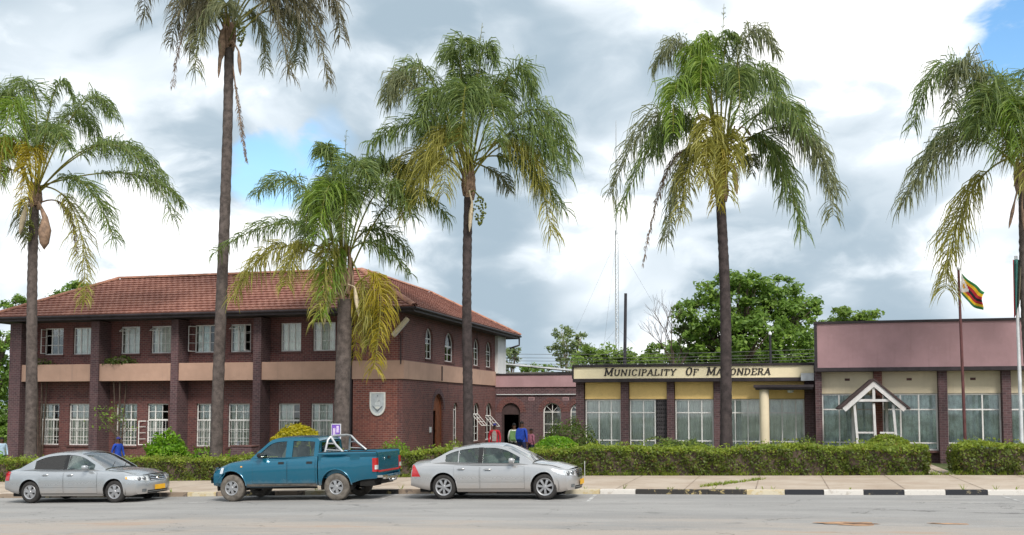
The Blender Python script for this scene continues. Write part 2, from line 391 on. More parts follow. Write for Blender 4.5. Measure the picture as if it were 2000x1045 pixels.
def thing(name, label, cat, loc=(0, 0, 0), group=None, mat4=None):
    return tag(link(name, None, None, mat4 or Matrix.Translation(loc)), label, cat, group)
def struct(o): o['kind'] = 'structure'; return o
def cr(pts):
    xs = [p[0] for p in pts]; ys = [p[1] for p in pts]; n = len(xs)
    d = [(ys[i+1]-ys[i])/(xs[i+1]-xs[i]) for i in range(n-1)]
    mm = [d[0]]+[0 if d[i-1]*d[i] <= 0 else 2*d[i-1]*d[i]/(d[i-1]+d[i]) for i in range(1, n-1)]+[d[-1]]
    def f(x):
        if x <= xs[0]: return ys[0]
        if x >= xs[-1]: return ys[-1]
        i = max(k for k in range(n-1) if xs[k] <= x); h = xs[i+1]-xs[i]; q = (x-xs[i])/h
        return (2*q**3-3*q**2+1)*ys[i]+(q**3-2*q**2+q)*h*mm[i]+(-2*q**3+3*q**2)*ys[i+1]+(q**3-q**2)*h*mm[i+1]
    return f
g = cr([(-80, -.95), (-45, -.80), (-30, -.62), (-21.1, -.42), (-14.5, -.21), (-8.4, -.02), (-4.5, .05), (1.2, .15), (5.8, .24), (20, .42), (60, .5)])
UNIT = {}
def unit_box(mat):
    if mat not in UNIT: UNIT[mat] = MB().box(0, 1, 0, 1, 0, 1).mesh('pane', mat)
    return UNIT[mat]
def pane(parent, x0, x1, y, z0, z1, mat='glass', name='pane'):
    o = link(name, unit_box(mat), parent, Matrix.Translation((x0, y, z0)) @ Matrix.Diagonal((x1-x0, .006, z1-z0, 1)), True); return o

# ------------------------------------------------------------------ ground, road, pavement
def sheet(name, mat, y0, y1, dz, x0=-80, x1=60, nx=140, ny=1, kind=True):
    mb = MB(); vs = []; fs = []
    for i in range(nx+1):
        x = x0+(x1-x0)*i/nx
        for j in range(ny+1): vs.append((x, y0+(y1-y0)*j/ny, g(x)+dz))
    for i in range(nx):
        for j in range(ny): a = i*(ny+1)+j; fs.append((a, a+ny+1, a+ny+2, a+1))
    o = mb.add(vs, fs).build(name, mat, recalc=False)
    return struct(o) if kind else o
vs = []; fs = []
gx = [-900, -300, -120]+[-80+2*i for i in range(71)]+[120, 300, 900]
prof = [(-200, -.004), (27.25, -.004), (27.36, .10), (33, .10), (60, .10), (140, .05), (400, 0), (2000, 0)]
for x in gx:
    for y, d in prof: vs.append((x, y, g(x)+d))
k = len(prof)
for i in range(len(gx)-1):
    for j in range(k-1): fs.append((i*k+j, (i+1)*k+j, (i+1)*k+j+1, i*k+j+1))
struct(MB().add(vs, fs).build('ground', 'lawn', recalc=False))
struct_road = sheet('road', 'asphalt', 6, 27.3, .006)
pav = sheet('pavement', 'pavement', 27.38, 33.05, .118)
# expansion joints of the pavement slabs are shallow grooves between slabs: real strips of soil
for i in range(24):
    x = -32+i*1.85
    mb = MB(); mb.add([(x, 27.4, g(x)+.122), (x+.03, 27.4, g(x)+.122), (x+.05, 33, g(x)+.122), (x+.02, 33, g(x)+.122)], [(0, 1, 2, 3)])
    mb.build('slab_joint', 'kerb_bare', pav, recalc=False)
# kerb stones
KW = .965; x = -40.
kerb_mesh = {}
def kerb_stone(mat):
    if mat not in kerb_mesh:
        a = .02
        kerb_mesh[mat] = MB().prism([(0, -.12), (KW-.014, -.12), (KW-.014, .13), (0, .13)], [], 0, .19).mesh('kerb_stone', mat)
        bm = bmesh.new(); bm.from_mesh(kerb_mesh[mat]); bmesh.ops.bevel(bm, geom=[e for e in bm.edges if all(v.co.z > .1 and v.co.y < .01 for v in e.verts)], offset=.02, segments=2, affect='EDGES'); bm.to_mesh(kerb_mesh[mat]); bm.free()
    return kerb_mesh[mat]
kx = at(1610, 967, 27.2).x
for i in range(-42, 12):
    xx = kx+i*KW
    if i >= 0: mt = ('kerb_white', 'kerb_black')[i % 2]
    elif i >= -1: mt = 'kerb_black'
    elif i >= -2: mt = 'kerb_yellow'
    elif i >= -5: mt = 'kerb_black_worn'
    elif i == -6: mt = 'kerb_white'
    else: mt = ('kerb_bare', 'kerb_black_worn', 'kerb_bare', 'kerb_yellow')[(i*3) % 4]
    sl = (g(xx+KW)-g(xx))/KW
    link('kerb_stone', kerb_stone(mt), pav, Matrix.Translation((xx, 27.2+random.uniform(-.01, .01), (g(xx)+g(xx+KW))/2-sl*KW/2)) @ Matrix.Rotation(-math.atan(sl), 4, 'Y'))
# parking bay lines, thin paint
def bay_line(xa, ya, xb, yb, wd=.09):
    d = Vector((xb-xa, yb-ya, 0)).normalized(); n = Vector((-d.y, d.x, 0))*wd/2
    q = [(xa-n.x, ya-n.y), (xb-n.x, yb-n.y), (xb+n.x, yb+n.y), (xa+n.x, ya+n.y)]
    MB().add([(a, b, g(a)+.0105) for a, b in q], [(0, 1, 2, 3)]).build('bay_line', 'bay_paint', struct_road, recalc=False)
for px in (365, 700, 1110, 1960):
    a = at(px, 981 if px < 800 else 977, 25.0); bay_line(a.x-.9, 25.0, a.x+.5, 25.0); bay_line(a.x+.5, 25.0, a.x+.35, 26.9)
# broken patch of asphalt (pothole filled with rusty gravel)
a = at(1682, 1028, 20.6)
def patch(cx, cy, rx, ry, dz, mat, name):
    n = 26; vs = [(cx, cy, g(cx)+dz)]
    for i in range(n):
        q = 2*math.pi*i/n; r = 1+random.uniform(-.35, .25); vs.append((cx+rx*r*math.cos(q), cy+ry*r*math.sin(q), g(cx)+dz))
    MB().add(vs, [(0, 1+i, 1+(i+1) % n) for i in range(n)]).build(name, mat, struct_road, recalc=False)
mk('rust_gravel', (.33, .20, .12), .95, .25, 5, 60, .6); mk('pot_dark', (.16, .09, .055), .95, .3, 8, 60, .6)
patch(a.x, a.y, .75, .30, .0105, 'rust_gravel', 'gravel_patch'); patch(a.x+.05, a.y, .34, .11, .0145, 'pot_dark', 'pothole')
patch(a.x+1.7, a.y+.1, .45, .12, .0105, 'rust_gravel', 'gravel_patch')
# path through the hedge gap
pth = MB(); xa, xb = at(1816, 925, 33.4).x, at(1872, 925, 33.4).x
for i in range(7):
    y0 = 33.1+i*.98
    pth.box(xa+.02, (xa+xb)/2-.03, y0, y0+.93, g(xa)+.05, g(xa)+.135); pth.box((xa+xb)/2+.03, xb-.02, y0, y0+.93, g(xa)+.05, g(xa)+.135)
struct(pth.build('path', 'pavement'))

# ------------------------------------------------------------------ walls and windows
def arch_pts(x0, x1, z0, z1, n=10, rise=None):
    r = (x1-x0)/2; h = r if rise is None else rise; c = (x0+x1)/2
    return [(x0, z0), (x1, z0)]+[(c+r*math.cos(math.pi*i/n), z1-h+h*math.sin(math.pi*i/n)) for i in range(n+1)]
def rect_pts(x0, x1, z0, z1): return [(x0, z0), (x1, z0), (x1, z1), (x0, z1)]
def side_m(X, Y): return Matrix.Translation((X, Y, 0)) @ Matrix.Rotation(math.pi/2, 4, 'Z')     # local x -> +Y, local y -> -X (into the building)
def front_m(X, Y): return Matrix.Translation((X, Y, 0))
def curtain_mesh(x0, x1, z0, z1, y, amp=.035, per=.16):
    n = max(6, int((x1-x0)/.03)); vs = []
    for i in range(n+1):
        xx = x0+(x1-x0)*i/n; yy = y+amp*math.sin(2*math.pi*xx/per)+amp*.4*math.sin(2*math.pi*xx/(per*2.7)); vs += [(xx, yy, z0), (xx, yy, z1)]
    return MB().add(vs, [(2*i, 2*i+2, 2*i+3, 2*i+1) for i in range(n)])
def window(bld, M4, x0, x1, z0, z1, cols, rows, set_in=.09, fw=.05, bar=.024, fat_rows=(), fat_cols=(), curtain=None, cur=(0, 1), sill=True, bars=False, skip=(), glass='glass', name='window', depth=.05):
    """frame with glazing bars, one pane per light; cols/rows are fractions of the clear opening"""
    mb = MB(); W, Hh = x1-x0, z1-z0
    mb.box(0, W, set_in, set_in+depth, 0, fw); mb.box(0, W, set_in, set_in+depth, Hh-fw, Hh)
    mb.box(0, fw, set_in+.001, set_in+depth-.001, fw, Hh-fw); mb.box(W-fw, W, set_in+.001, set_in+depth-.001, fw, Hh-fw)
    cs = [0]+list(cols)+[1]; rs = [0]+list(rows)+[1]
    for i, c in enumerate(cols):
        b = (fw if i in fat_cols else bar)/2; xc = c*W; mb.box(xc-b, xc+b, set_in+.004, set_in+depth-.004, fw, Hh-fw)
    for i, r in enumerate(rows):
        b = (fw if i in fat_rows else bar)/2; zc_ = r*Hh; mb.box(fw, W-fw, set_in+.007, set_in+depth-.007, zc_-b, zc_+b)
    M_ = M4 @ Matrix.Translation((x0, 0, z0))
    wo = mb.build(name, 'white_paint', bld, M_)
    for i in range(len(cs)-1):
        for j in range(len(rs)-1):
            if (i, j) in skip: continue
            pane(wo, max(cs[i]*W, fw*.5), min(cs[i+1]*W, W-fw*.5), set_in+depth*.5, max(rs[j]*Hh, fw*.5), min(rs[j+1]*Hh, Hh-fw*.5), glass)
    if sill: MB().box(-.06, W+.06, -.06, set_in, -.075, -.004).build('sill', 'sill', wo, None, True)
    if curtain: curtain_mesh(cur[0]*W, cur[1]*W, .02, Hh-.02, set_in+.09).build('curtain', curtain, wo, None, True, smooth='all', recalc=False)
    if bars:
        b = MB()
        for i in range(1, 7): b.box(W*i/7-.007, W*i/7+.007, set_in-.035, set_in-.02, .03, Hh*.62)
        for zz in (.12, .36, .60): b.box(.02, W-.02, set_in-.036, set_in-.019, Hh*zz-.008, Hh*zz+.008)
        b.build('burglar_bars', 'white_paint', wo, None, True)
    return wo
def casement(wo, x, z0, z1, wdt, ang, y=.08, rows=3, side=1):
    """an open side-hung leaf, hinged at x"""
    h = z1-z0; mb = MB(); f = .035
    mb.box(0, wdt, 0, .03, 0, f); mb.box(0, wdt, 0, .03, h-f, h); mb.box(0, f, .001, .029, f, h-f); mb.box(wdt-f, wdt, .001, .029, f, h-f)
    for i in range(1, rows): mb.box(f, wdt-f, .004, .026, h*i/rows-.01, h*i/rows+.01)
    o = mb.build('casement', 'white_paint', wo, Matrix.Translation((x, y, z0)) @ Matrix.Rotation(ang, 4, 'Z'), True)
    return o
def arch_window(bld, M4, x0, x1, z0, z1, set_in=.09, curtain='curtain_white', mull=True, rows=(.3, .55), fw=.05, fan=0, flap=False):
    W, Hh = x1-x0, z1-z0
    outl = arch_pts(0, W, 0, Hh, 14); inn = arch_pts(fw, W-fw, fw, Hh-fw, 14)
    mb = MB().prism(outl, [inn], set_in, set_in+.05)
    spring = Hh-W/2
    if mull: mb.box(W/2-.015, W/2+.015, set_in+.005, set_in+.045, fw, Hh-fw-.004)
    mb.box(fw, W-fw, set_in+.003, set_in+.047, spring-.02, spring+.02)
    for r in rows: mb.box(fw, W-fw, set_in+.006, set_in+.044, r*Hh-.012, r*Hh+.012)
    for k in range(fan):
        a = math.pi*(k+1)/(fan+1); c, s_ = math.cos(a), math.sin(a); r0, r1 = .05, W/2-fw
        n = Vector((-s_, c))*.01; cc = (W/2, spring)
        mb.prism([(cc[0]+c*r0+n[0], cc[1]+s_*r0+n[1]), (cc[0]+c*r0-n[0], cc[1]+s_*r0-n[1]), (cc[0]+c*r1-n[0], cc[1]+s_*r1-n[1]), (cc[0]+c*r1+n[0], cc[1]+s_*r1+n[1])], [], set_in+.008, set_in+.042)
    wo = mb.build('window', 'white_paint', bld, M4 @ Matrix.Translation((x0, 0, z0)))
    MB().prism(arch_pts(fw*.6, W-fw*.6, fw*.6, Hh-fw*.6, 14), [], set_in+.02, set_in+.028).build('pane', 'glass', wo, None, True)
    MB().box(-.05, W+.05, -.05, set_in, -.07, -.004).build('sill', 'sill', wo, None, True)
    if curtain: curtain_mesh(.02, W-.02, .02, spring+.1, set_in+.18).build('curtain', curtain, wo, None, True, smooth='all', recalc=False)
    if flap:   # top-hung sash pushed open
        h = Hh*.40; f = .03; fl = MB(); fl.box(fw, W-fw, 0, .025, -f, 0); fl.box(fw, W-fw, 0, .025, -h, -h+f)
        for q in (fw, W/2-.015, W-fw-.03): fl.box(q, q+.03, .001, .024, -h+f, -f)
        for q in (.33, .66): fl.box(fw+.03, W-fw-.03, .003, .022, -h*q-.01, -h*q+.01)
        fo = fl.build('sash', 'white_paint', wo, Matrix.Translation((0, set_in-.02, spring)) @ Matrix.Rotation(R(-42), 4, 'X'), True)
    return wo
def arch_ring(bld, M4, x0, x1, zs, wd=.24, mat='brick_dark', n=15, proud=.012):
    """ring of voussoirs round an arch, each brick its own"""
    r = (x1-x0)/2; c = (x0+x1)/2
    for i in range(n):
        a0 = math.pi*i/n+.012; a1 = math.pi*(i+1)/n-.012
        pts = [(c+(r+.002)*math.cos(a0), zs+(r+.002)*math.sin(a0)), (c+(r+wd)*math.cos(a0), zs+(r+wd)*math.sin(a0)), (c+(r+wd)*math.cos(a1), zs+(r+wd)*math.sin(a1)), (c+(r+.002)*math.cos(a1), zs+(r+.002)*math.sin(a1))]
        MB().prism(pts, [], -proud-random.uniform(0, .006), .05).build('brick', mat, bld, M4)

# ------------------------------------------------------------------ left building: two-storey brick offices
XR = at(787, 700, 40).x; XL = at(22, 700, 40).x; YF = 40.; YR = 40.8; YB = 56.2; DEP = 14.45; ZT = 6.32
lb = thing('brick_office', 'two-storey dark brick office with red tiled hip roof and a concrete band between storeys', 'building', ((XL+XR)/2, YF, g(-24)))
UP = [(87, 124), (143, 181), (236, 273), (295, 334), (380, 422), (450, 490), (548, 588), (611, 655)]
LOW = [(76, 115), (134, 174), (226, 267), (287, 328), (383, 419), (445, 487), (543, 585), (607, 650)]
upx = [(at(a, 660, YR).x, at(b, 660, YR).x) for a, b in UP]; lox = [(at(a, 830, YR).x, at(b, 830, YR).x) for a, b in LOW]
UZ = (4.86, 6.12); LZ = (.62, 2.55)
XBLK = at(690, 700, 40).x
holes = [rect_pts(a, b, *UZ) for a, b in upx]+[rect_pts(a, b, *LZ) for a, b in lox]
MB().prism(rect_pts(XL+.02, XBLK-.002, -1.2, ZT+.2), holes, 0, .24).build('wall', 'brick', lb, front_m(0, YR))
FM = front_m(0, YR)
for i, (a, b) in enumerate(upx):
    cur = {0: None, 2: 'curtain_white', 3: 'curtain_white', 4: 'curtain_blue'}.get(i, 'curtain')
    sk = {0: [(0, 0), (0, 1), (0, 2)], 4: [(0, 0), (0, 1), (0, 2)], 5: [(2, 0), (2, 1), (2, 2)]}.get(i, ())
    wo = window(lb, FM, a, b, *UZ, (.34, .67), (.36, .72), fat_cols=(0, 1) if i in (4, 5) else (0,), curtain=cur, skip=sk, cur=(.05, .95) if i not in (4, 5) else (.1, .6))
    W_ = b-a
    if i == 4: casement(wo, .04, .05, UZ[1]-UZ[0]-.05, W_*.34, R(-130))
    if i == 5: casement(wo, W_-.04, .05, UZ[1]-UZ[0]-.05, W_*.36, R(-115), side=-1); casement(wo, W_*.36, .05, UZ[1]-UZ[0]-.3, W_*.3, R(-55))
    if i == 0: casement(wo, .04, .05, UZ[1]-UZ[0]-.05, W_*.3, R(-100))
    if i in (2, 3, 5):   # top-hung fanlights pushed open
        f = MB(); f.box(.04, W_*.66, 0, .025, -.3, -.27); f.box(.04, W_*.66, 0, .025, -.03, 0); f.box(.04, .07, .001, .024, -.27, -.03); f.box(W_*.66-.03, W_*.66, .001, .024, -.27, -.03)
        f.build('fanlight', 'white_paint', wo, Matrix.Translation((0, .06, UZ[1]-UZ[0]-.06)) @ Matrix.Rotation(R(-60), 4, 'X'), True)
for i, (a, b) in enumerate(lox):
    wo = window(lb, FM, a, b, *LZ, (.34, .67), (.2, .40, .62, .81), fat_rows=(2,), fat_cols=(0,) if i % 2 else (1,), curtain='curtain_white' if i in (1, 4, 5) else 'curtain', cur=(.05, .95) if i % 3 else (.0, .6), bars=True)
    if i == 3: casement(wo, .03, .04, 1.15, (b-a)*.4, R(-150), rows=4)
# brick piers standing proud of the wall
PIER = [(18, 40), (176, 192), (333, 347), (494, 509)]
pxs = []
for a, b in PIER:
    x0, x1 = at(a, 700, 39.9).x, at(b, 700, 39.9).x; pxs.append((x0, x1))
    MB().box(x0, x1, 39.92, YR-.003, -1.2, ZT-.01).build('pier', 'brick_dark', lb)
# concrete band (planter fronts) between the piers
BZ = (3.58, 4.36)
edges = [(pxs[i][1]+.003, pxs[i+1][0]-.003) for i in range(3)]+[(pxs[3][1]+.003, XBLK-.004)]
for x0, x1 in edges:
    MB().box(x0, x1, 40.0, 40.12, *BZ).box(x0+.002, x1-.002, 40.12, YR-.002, BZ[0]+.004, BZ[0]+.12).build('planter_band', 'band', lb)
# corner block with side wall
SM = side_m(XR, YF)
MB().prism(rect_pts(XBLK, XR-.242, -1.2, ZT+.2), [], 0, .24).build('wall', 'brick_red', lb, front_m(0, YF))
def su(px, py): q = atx(px, py, XR); return q.y-YF, q.z
UPS = [(831, 845, 640, 700), (869, 886, 650, 707), (925, 936, 662, 714), (949, 960, 668, 719)]
LOS = [(924, 936, 785, 858), (948, 961, 786, 858)]
uh = []
for a, b, c_, d_ in UPS:
    u0 = su(a, c_)[0]; u1 = max(su(b, c_)[0], u0+.62); uh.append((u0, u1, 4.56, 5.98))
lh = [(su(a, 800)[0], su(b, 800)[0]+.05, .62, 2.62) for a, b, c_, d_ in LOS]+[(6.9, 7.6, .62, 2.62)]
dr = (su(846, 830)[0], su(866, 830)[0], -.4, 3.02)
holes = [arch_pts(*q) for q in uh+lh+[dr]]
MB().prism(rect_pts(0, DEP, -1.2, ZT+.2), holes, 0, .24).build('wall', 'brick', lb, SM)
for q in uh: arch_window(lb, SM, *q, rows=(.25, .5)); arch_ring(lb, SM, q[0], q[1], q[3]-(q[1]-q[0])/2, .11, 'brick', 9)
for i, q in enumerate(lh): arch_window(lb, SM, *q, rows=(.2, .38), flap=i < 2); arch_ring(lb, SM, q[0], q[1], q[3]-(q[1]-q[0])/2, .22, 'brick', 11)
arch_ring(lb, SM, dr[0], dr[1], dr[3]-(dr[1]-dr[0])/2, .24, 'brick_dark', 17)
# panelled timber door, one leaf standing open
W_ = dr[1]-dr[0]
fr = MB().prism(arch_pts(dr[0], dr[1], dr[2], dr[3]-.003, 14), [arch_pts(dr[0]+.09, dr[1]-.09, dr[2]+.01, dr[3]-.09, 14)], .10, .2).build('door', 'wood', lb, SM)
MB().box(dr[0]+W_*.5, dr[1]-.1, .13, .17, dr[2]+.05, dr[3]-W_*.45).box(dr[0]+W_*.55, dr[1]-.16, .115, .13, .3, 1.0).box(dr[0]+W_*.55, dr[1]-.16, .115, .13, 1.15, 2.0).build('door_leaf', 'wood', fr, SM)
MB().prism([(dr[0]+.05, dr[3]-W_*.5-.05)]+[(dr[1]-.05, dr[3]-W_*.5-.05)]+[((dr[0]+dr[1])/2+(W_/2-.05)*math.cos(math.pi*i/12), dr[3]-W_/2+(W_/2-.05)*math.sin(math.pi*i/12)) for i in range(1, 12)], [], .14, .17).build('fanlight_panel', 'wood', fr, SM)
MB().box(dr[0]-.55, dr[0]-.38, -.06, -.002, 1.25, 1.5).build('letter_box', 'metal_white', lb, SM)
# band wraps the corner
MB().box(XBLK+.002, XR+.06, YF-.06, YF-.002, *BZ).box(XR+.002, XR+.062, YF-.002, YF+DEP-.01, BZ[0]+.002, BZ[1]-.002).build('band_course', 'band', lb)
# down pipes on the band, beside the corner block
MB().box(at(684, 700, 40).x-.07, at(684, 700, 40).x+.08, YF-.02, YF+.13, -.6, ZT-.05).build('down_pipe', 'trim_dark', lb)
u = su(860, 720)[0]; MB().tube([(XR+.09, YF+u, 4.30), (XR+.09, YF+u, 3.62)], .03, 8).build('spout', 'trim_dark', lb)
# remaining walls, floors, white rendered rear return
MB().box(XL+.02, XL+.26, YR+.242, 48.4, -1.2, ZT+.2).build('wall', 'brick', lb)
MB().box(XL+.262, XR-8.2, 48.16, 48.4, -1.2, ZT+.2).build('wall', 'brick', lb)
MB().box(XR-8.2, XR-7.96, 48.402, YB, -1.2, ZT+.2).build('wall', 'brick', lb)
MB().box(XR-7.958, XR-.3, YB-.24, YB, -1.2, ZT+.2).build('wall', 'white_wall', lb)
MB().box(XR-.295, XR-.001, YF+DEP+.002, YB, -1.2, 4.268).build('wall', 'brick', lb)
MB().box(XR-.295, XR+.17, YF+DEP+.002, YB, 4.27, ZT+.18).build('rear_return', 'white_wall', lb)
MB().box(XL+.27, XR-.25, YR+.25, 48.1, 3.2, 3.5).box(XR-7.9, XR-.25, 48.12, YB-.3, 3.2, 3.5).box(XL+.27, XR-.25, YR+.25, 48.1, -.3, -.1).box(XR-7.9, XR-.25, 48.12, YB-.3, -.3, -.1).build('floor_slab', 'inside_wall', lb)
for q in (XL+4.5, XL+8.7, XL+12.9, XL+17.):
    MB().box(q, q+.12, YR+.26, 48., -.09, 3.19).box(q, q+.12, YR+.26, 48., 3.51, ZT).build('partition', 'inside_wall', lb)
MB().box(XL+.3, XR-.3, 44.4, 44.5, -.08, 3.18).box(XL+.3, XR-.3, 44.4, 44.5, 3.52, ZT).build('partition', 'inside_wall', lb)
# roof
OV = .78; ZE = ZT+.22; RISE = 2.15; HW = 4.1
ex0, ex1, ey0, ey1 = XL-OV, XR+OV, YF-OV, YB+.9
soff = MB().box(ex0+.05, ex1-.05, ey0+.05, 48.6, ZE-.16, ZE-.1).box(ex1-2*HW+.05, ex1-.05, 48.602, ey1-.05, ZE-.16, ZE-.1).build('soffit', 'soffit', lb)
gt = MB()
gt.box(ex0, ex1, ey0, ey0+.05, ZE-.2, ZE+.02); gt.box(ex1-.05, ex1, ey0+.052, ey1, ZE-.2, ZE+.02); gt.box(ex0, ex0+.05, ey0+.052, ey0+2*HW, ZE-.2, ZE+.02)
gt.box(ex1-2*HW, ex1-.052, ey1-.05, ey1, ZE-.2, ZE+.02)
gt.build('fascia', 'trim_dark', lb)
gu = MB()
for a, b in (((ex0, ey0-.05), (ex1+.05, ey0-.05)), ((ex1+.05, ey0-.05), (ex1+.05, ey1)), ((ex0-.05, ey0), (ex0-.05, ey0+8))):
    gu.tube([(a[0], a[1], ZE-.05), (b[0], b[1], ZE-.05)], .06, 8)
gu.tube([(ex1-.02, ey1-.1, ZE-.1), (ex1-.02, ey1-.1, ZE-.55), (XR+.3, ey1-.5, ZE-.75)], .05, 8)
gu.build('gutter', 'trim_dark', lb)
AP = Vector((ex1-HW, ey0+HW, ZE+RISE)); LA = Vector((ex0+HW, ey0+HW, ZE+RISE)); BA = Vector((ex1-HW, ey1-HW, ZE+RISE))
slope_l = math.hypot(HW, RISE); NC = 15
def courses(origin, udir, vdir, ulen, l_in, r_in):
    """tile courses on a roof plane: origin at the eave's left end, udir along the eave, vdir up the slope; edges close in by l_in/r_in at the top"""
    nrm = udir.cross(vdir).normalized()
    for cidx in range(NC):
        v0 = slope_l*cidx/NC; v1 = slope_l*(cidx+1)/NC+.03
        f0, f1 = v0/slope_l, min(1, v1/slope_l)
        a0, b0 = l_in*f0, ulen-r_in*f0; a1, b1 = l_in*f1, ulen-r_in*f1
        if b0-a0 < .2: break
        n = max(2, int((b0-a0)/.15)); vs = []
        for i in range(n+1):
            uu = a0+(b0-a0)*i/n; bumpz = .022*(1 if (i+cidx) % 2 else 0)+random.uniform(0, .006)
            u2 = min(max(uu, a1), b1)
            lo = origin+udir*uu+vdir*(v0-.02)+nrm*(.075+bumpz); hi = origin+udir*u2+vdir*v1+nrm*(.012+bumpz); bt = origin+udir*uu+vdir*(v0-.02)+nrm*.0
            vs += [bt, lo, hi]
        fs = []
        for i in range(n): a = 3*i; fs += [(a, a+3, a+4, a+1), (a+1, a+4, a+5, a+2)]
        MB().add(vs, fs).build('tile_course', 'tile', lb, recalc=False)
vf = Vector((0, HW, RISE)).normalized(); vr = Vector((-HW, 0, RISE)).normalized(); vl = Vector((HW, 0, RISE)).normalized()
courses(Vector((ex0, ey0, ZE)), Vector((1, 0, 0)), vf, ex1-ex0, HW, HW)
courses(Vector((ex1, ey0, ZE)), Vector((0, 1, 0)), vr, ey1-ey0, HW, HW)
courses(Vector((ex0, ey0+2*HW, ZE)), Vector((0, -1, 0)), vl, 2*HW, HW, HW)
ua = MB()   # underlay and the rear slopes
ua.add([(ex0, ey0, ZE-.01), (ex1, ey0, ZE-.01), AP, LA], [(0, 1, 2, 3)]); ua.add([(ex1, ey0, ZE-.01), (ex1, ey1, ZE-.01), BA, AP], [(0, 1, 2, 3)])
ua.add([(ex0, ey0, ZE-.01), LA, (ex0, ey0+2*HW, ZE-.01)], [(0, 1, 2)]); ua.add([(ex0, ey0+2*HW, ZE), (ex1-2*HW, ey0+2*HW, ZE), AP, LA], [(0, 1, 2, 3)])
ua.add([(ex1-2*HW, ey0+2*HW, ZE), (ex1-2*HW, ey1, ZE), BA, AP], [(0, 1, 2, 3)]); ua.add([(ex1, ey1, ZE), (ex1-2*HW, ey1, ZE), BA], [(0, 1, 2)])
ua.build('roof', 'tile', lb, recalc=False)
rt = None
def ridge(a, b):
    global rt
    d = b-a; n = int(d.length/.42); L_ = d.length/n
    if rt is None:
        vs = []
        for i in range(2):
            for j in range(7): q = math.pi*j/6; rr = .15+.012*i; vs.append((i*.46, rr*math.cos(q), rr*.75*math.sin(q)+.01))
        rt = MB().add(vs, [(j, j+1, j+8, j+7) for j in range(6)]).mesh('ridge_tile', 'ridge', recalc=False)
    q = d.to_track_quat('X', 'Z').to_matrix().to_4x4()
    for i in range(n): link('ridge_tile', rt, lb, Matrix.Translation(a+d*i/n+Vector((0, 0, .03))) @ q)
C1 = Vector((ex1, ey0, ZE)); ridge(C1, AP); ridge(AP, LA); ridge(AP, BA); ridge(Vector((ex0, ey0, ZE)), LA); ridge(Vector((ex1, ey1, ZE)), BA)

# shield on the corner block
a = at(738, 788, YF); sx, sz = a.x, a.z
def shield_pts(w_, h_, dz=0):
    return [(-w_, h_*.48+dz), (w_, h_*.48+dz), (w_, -h_*.1+dz)]+[(w_*math.cos(math.pi/2*i/6), -h_*.1-h_*.42*math.sin(math.pi/2*i/6)+dz) for i in range(1, 6)]+[(0, -h_*.52+dz)]+[(-w_*math.cos(math.pi/2*i/6), -h_*.1-h_*.42*math.sin(math.pi/2*i/6)+dz) for i in range(5, 0, -1)]+[(-w_, -h_*.1+dz)]
sh = thing('wall_shield', 'grey and white shield crest mounted on the brick corner wall', 'shield', (sx, YF, sz))
MB().prism(shield_pts(.35, 1.0), [shield_pts(.29, .86, .01)], -.06, -.004).build('rim', 'shield_rim', sh, Matrix(), True)
MB().prism(shield_pts(.289, .858, .01), [], -.04, -.003).build('plate', 'shield', sh, Matrix(), True)
em = MB()
em.prism([(-.02, .22), (.05, .26), (.10, .2), (.04, .14), (.12, .04), (.10, -.08), (-.10, -.08), (-.12, .02), (-.04, .10)], [], -.052, -.04)
em.build('emblem', 'metal_white', sh, Matrix(), True)
em = MB().prism([(-.22, -.15), (0, -.36), (.22, -.15), (.22, -.08), (0, -.28), (-.22, -.08)], [], -.05, -.04)
em.prism([(.0, .35), (.03, .32), (0, .29), (-.03, .32)], [], -.05, -.04); em.prism([(-.02, .07), (.09, .10), (.09, .14)], [], -.056, -.052)
em.build('scroll', 'shield_mark', sh, Matrix(), True)
MB().prism([(-.09, -.13), (.09, -.13), (.10, -.2), (0, -.25), (-.10, -.2)], [], -.055, -.041).build('inner_shield', 'shield_rim', sh, Matrix(), True)

# flood lamp on a bracket at the corner
a = at(790, 700, YF-.15); fl = thing('flood_lamp', 'long tilted floodlight on a bent pole at the brick building corner', 'lamp', (XR-.06, YF-.15, 4.3))
MB().tube([(XR-.06, YF-.1, 4.2), (XR-.06, YF-.1, 5.35), (XR-.06, YF-.4, 5.55)], .025, 8).build('pole', 'trim_dark', fl)
lm = MB(); lm.prism([(-.14, -.1), (.14, -.1), (.17, .02), (.08, .1), (-.08, .1), (-.17, .02)], [], -.48, .48)
hd = lm.build('lamp_head', 'lamp_case', fl, Matrix.Translation((XR+.08, YF-.55, 5.72)) @ Matrix.Rotation(R(20), 4, 'Z') @ Matrix.Rotation(R(-50), 4, 'Y') @ Matrix.Rotation(R(90), 4, 'Z'))
MB().box(-.12, .12, -.42, .42, -.112, -.1).build('lens', 'metal_white', hd, Matrix(), True)

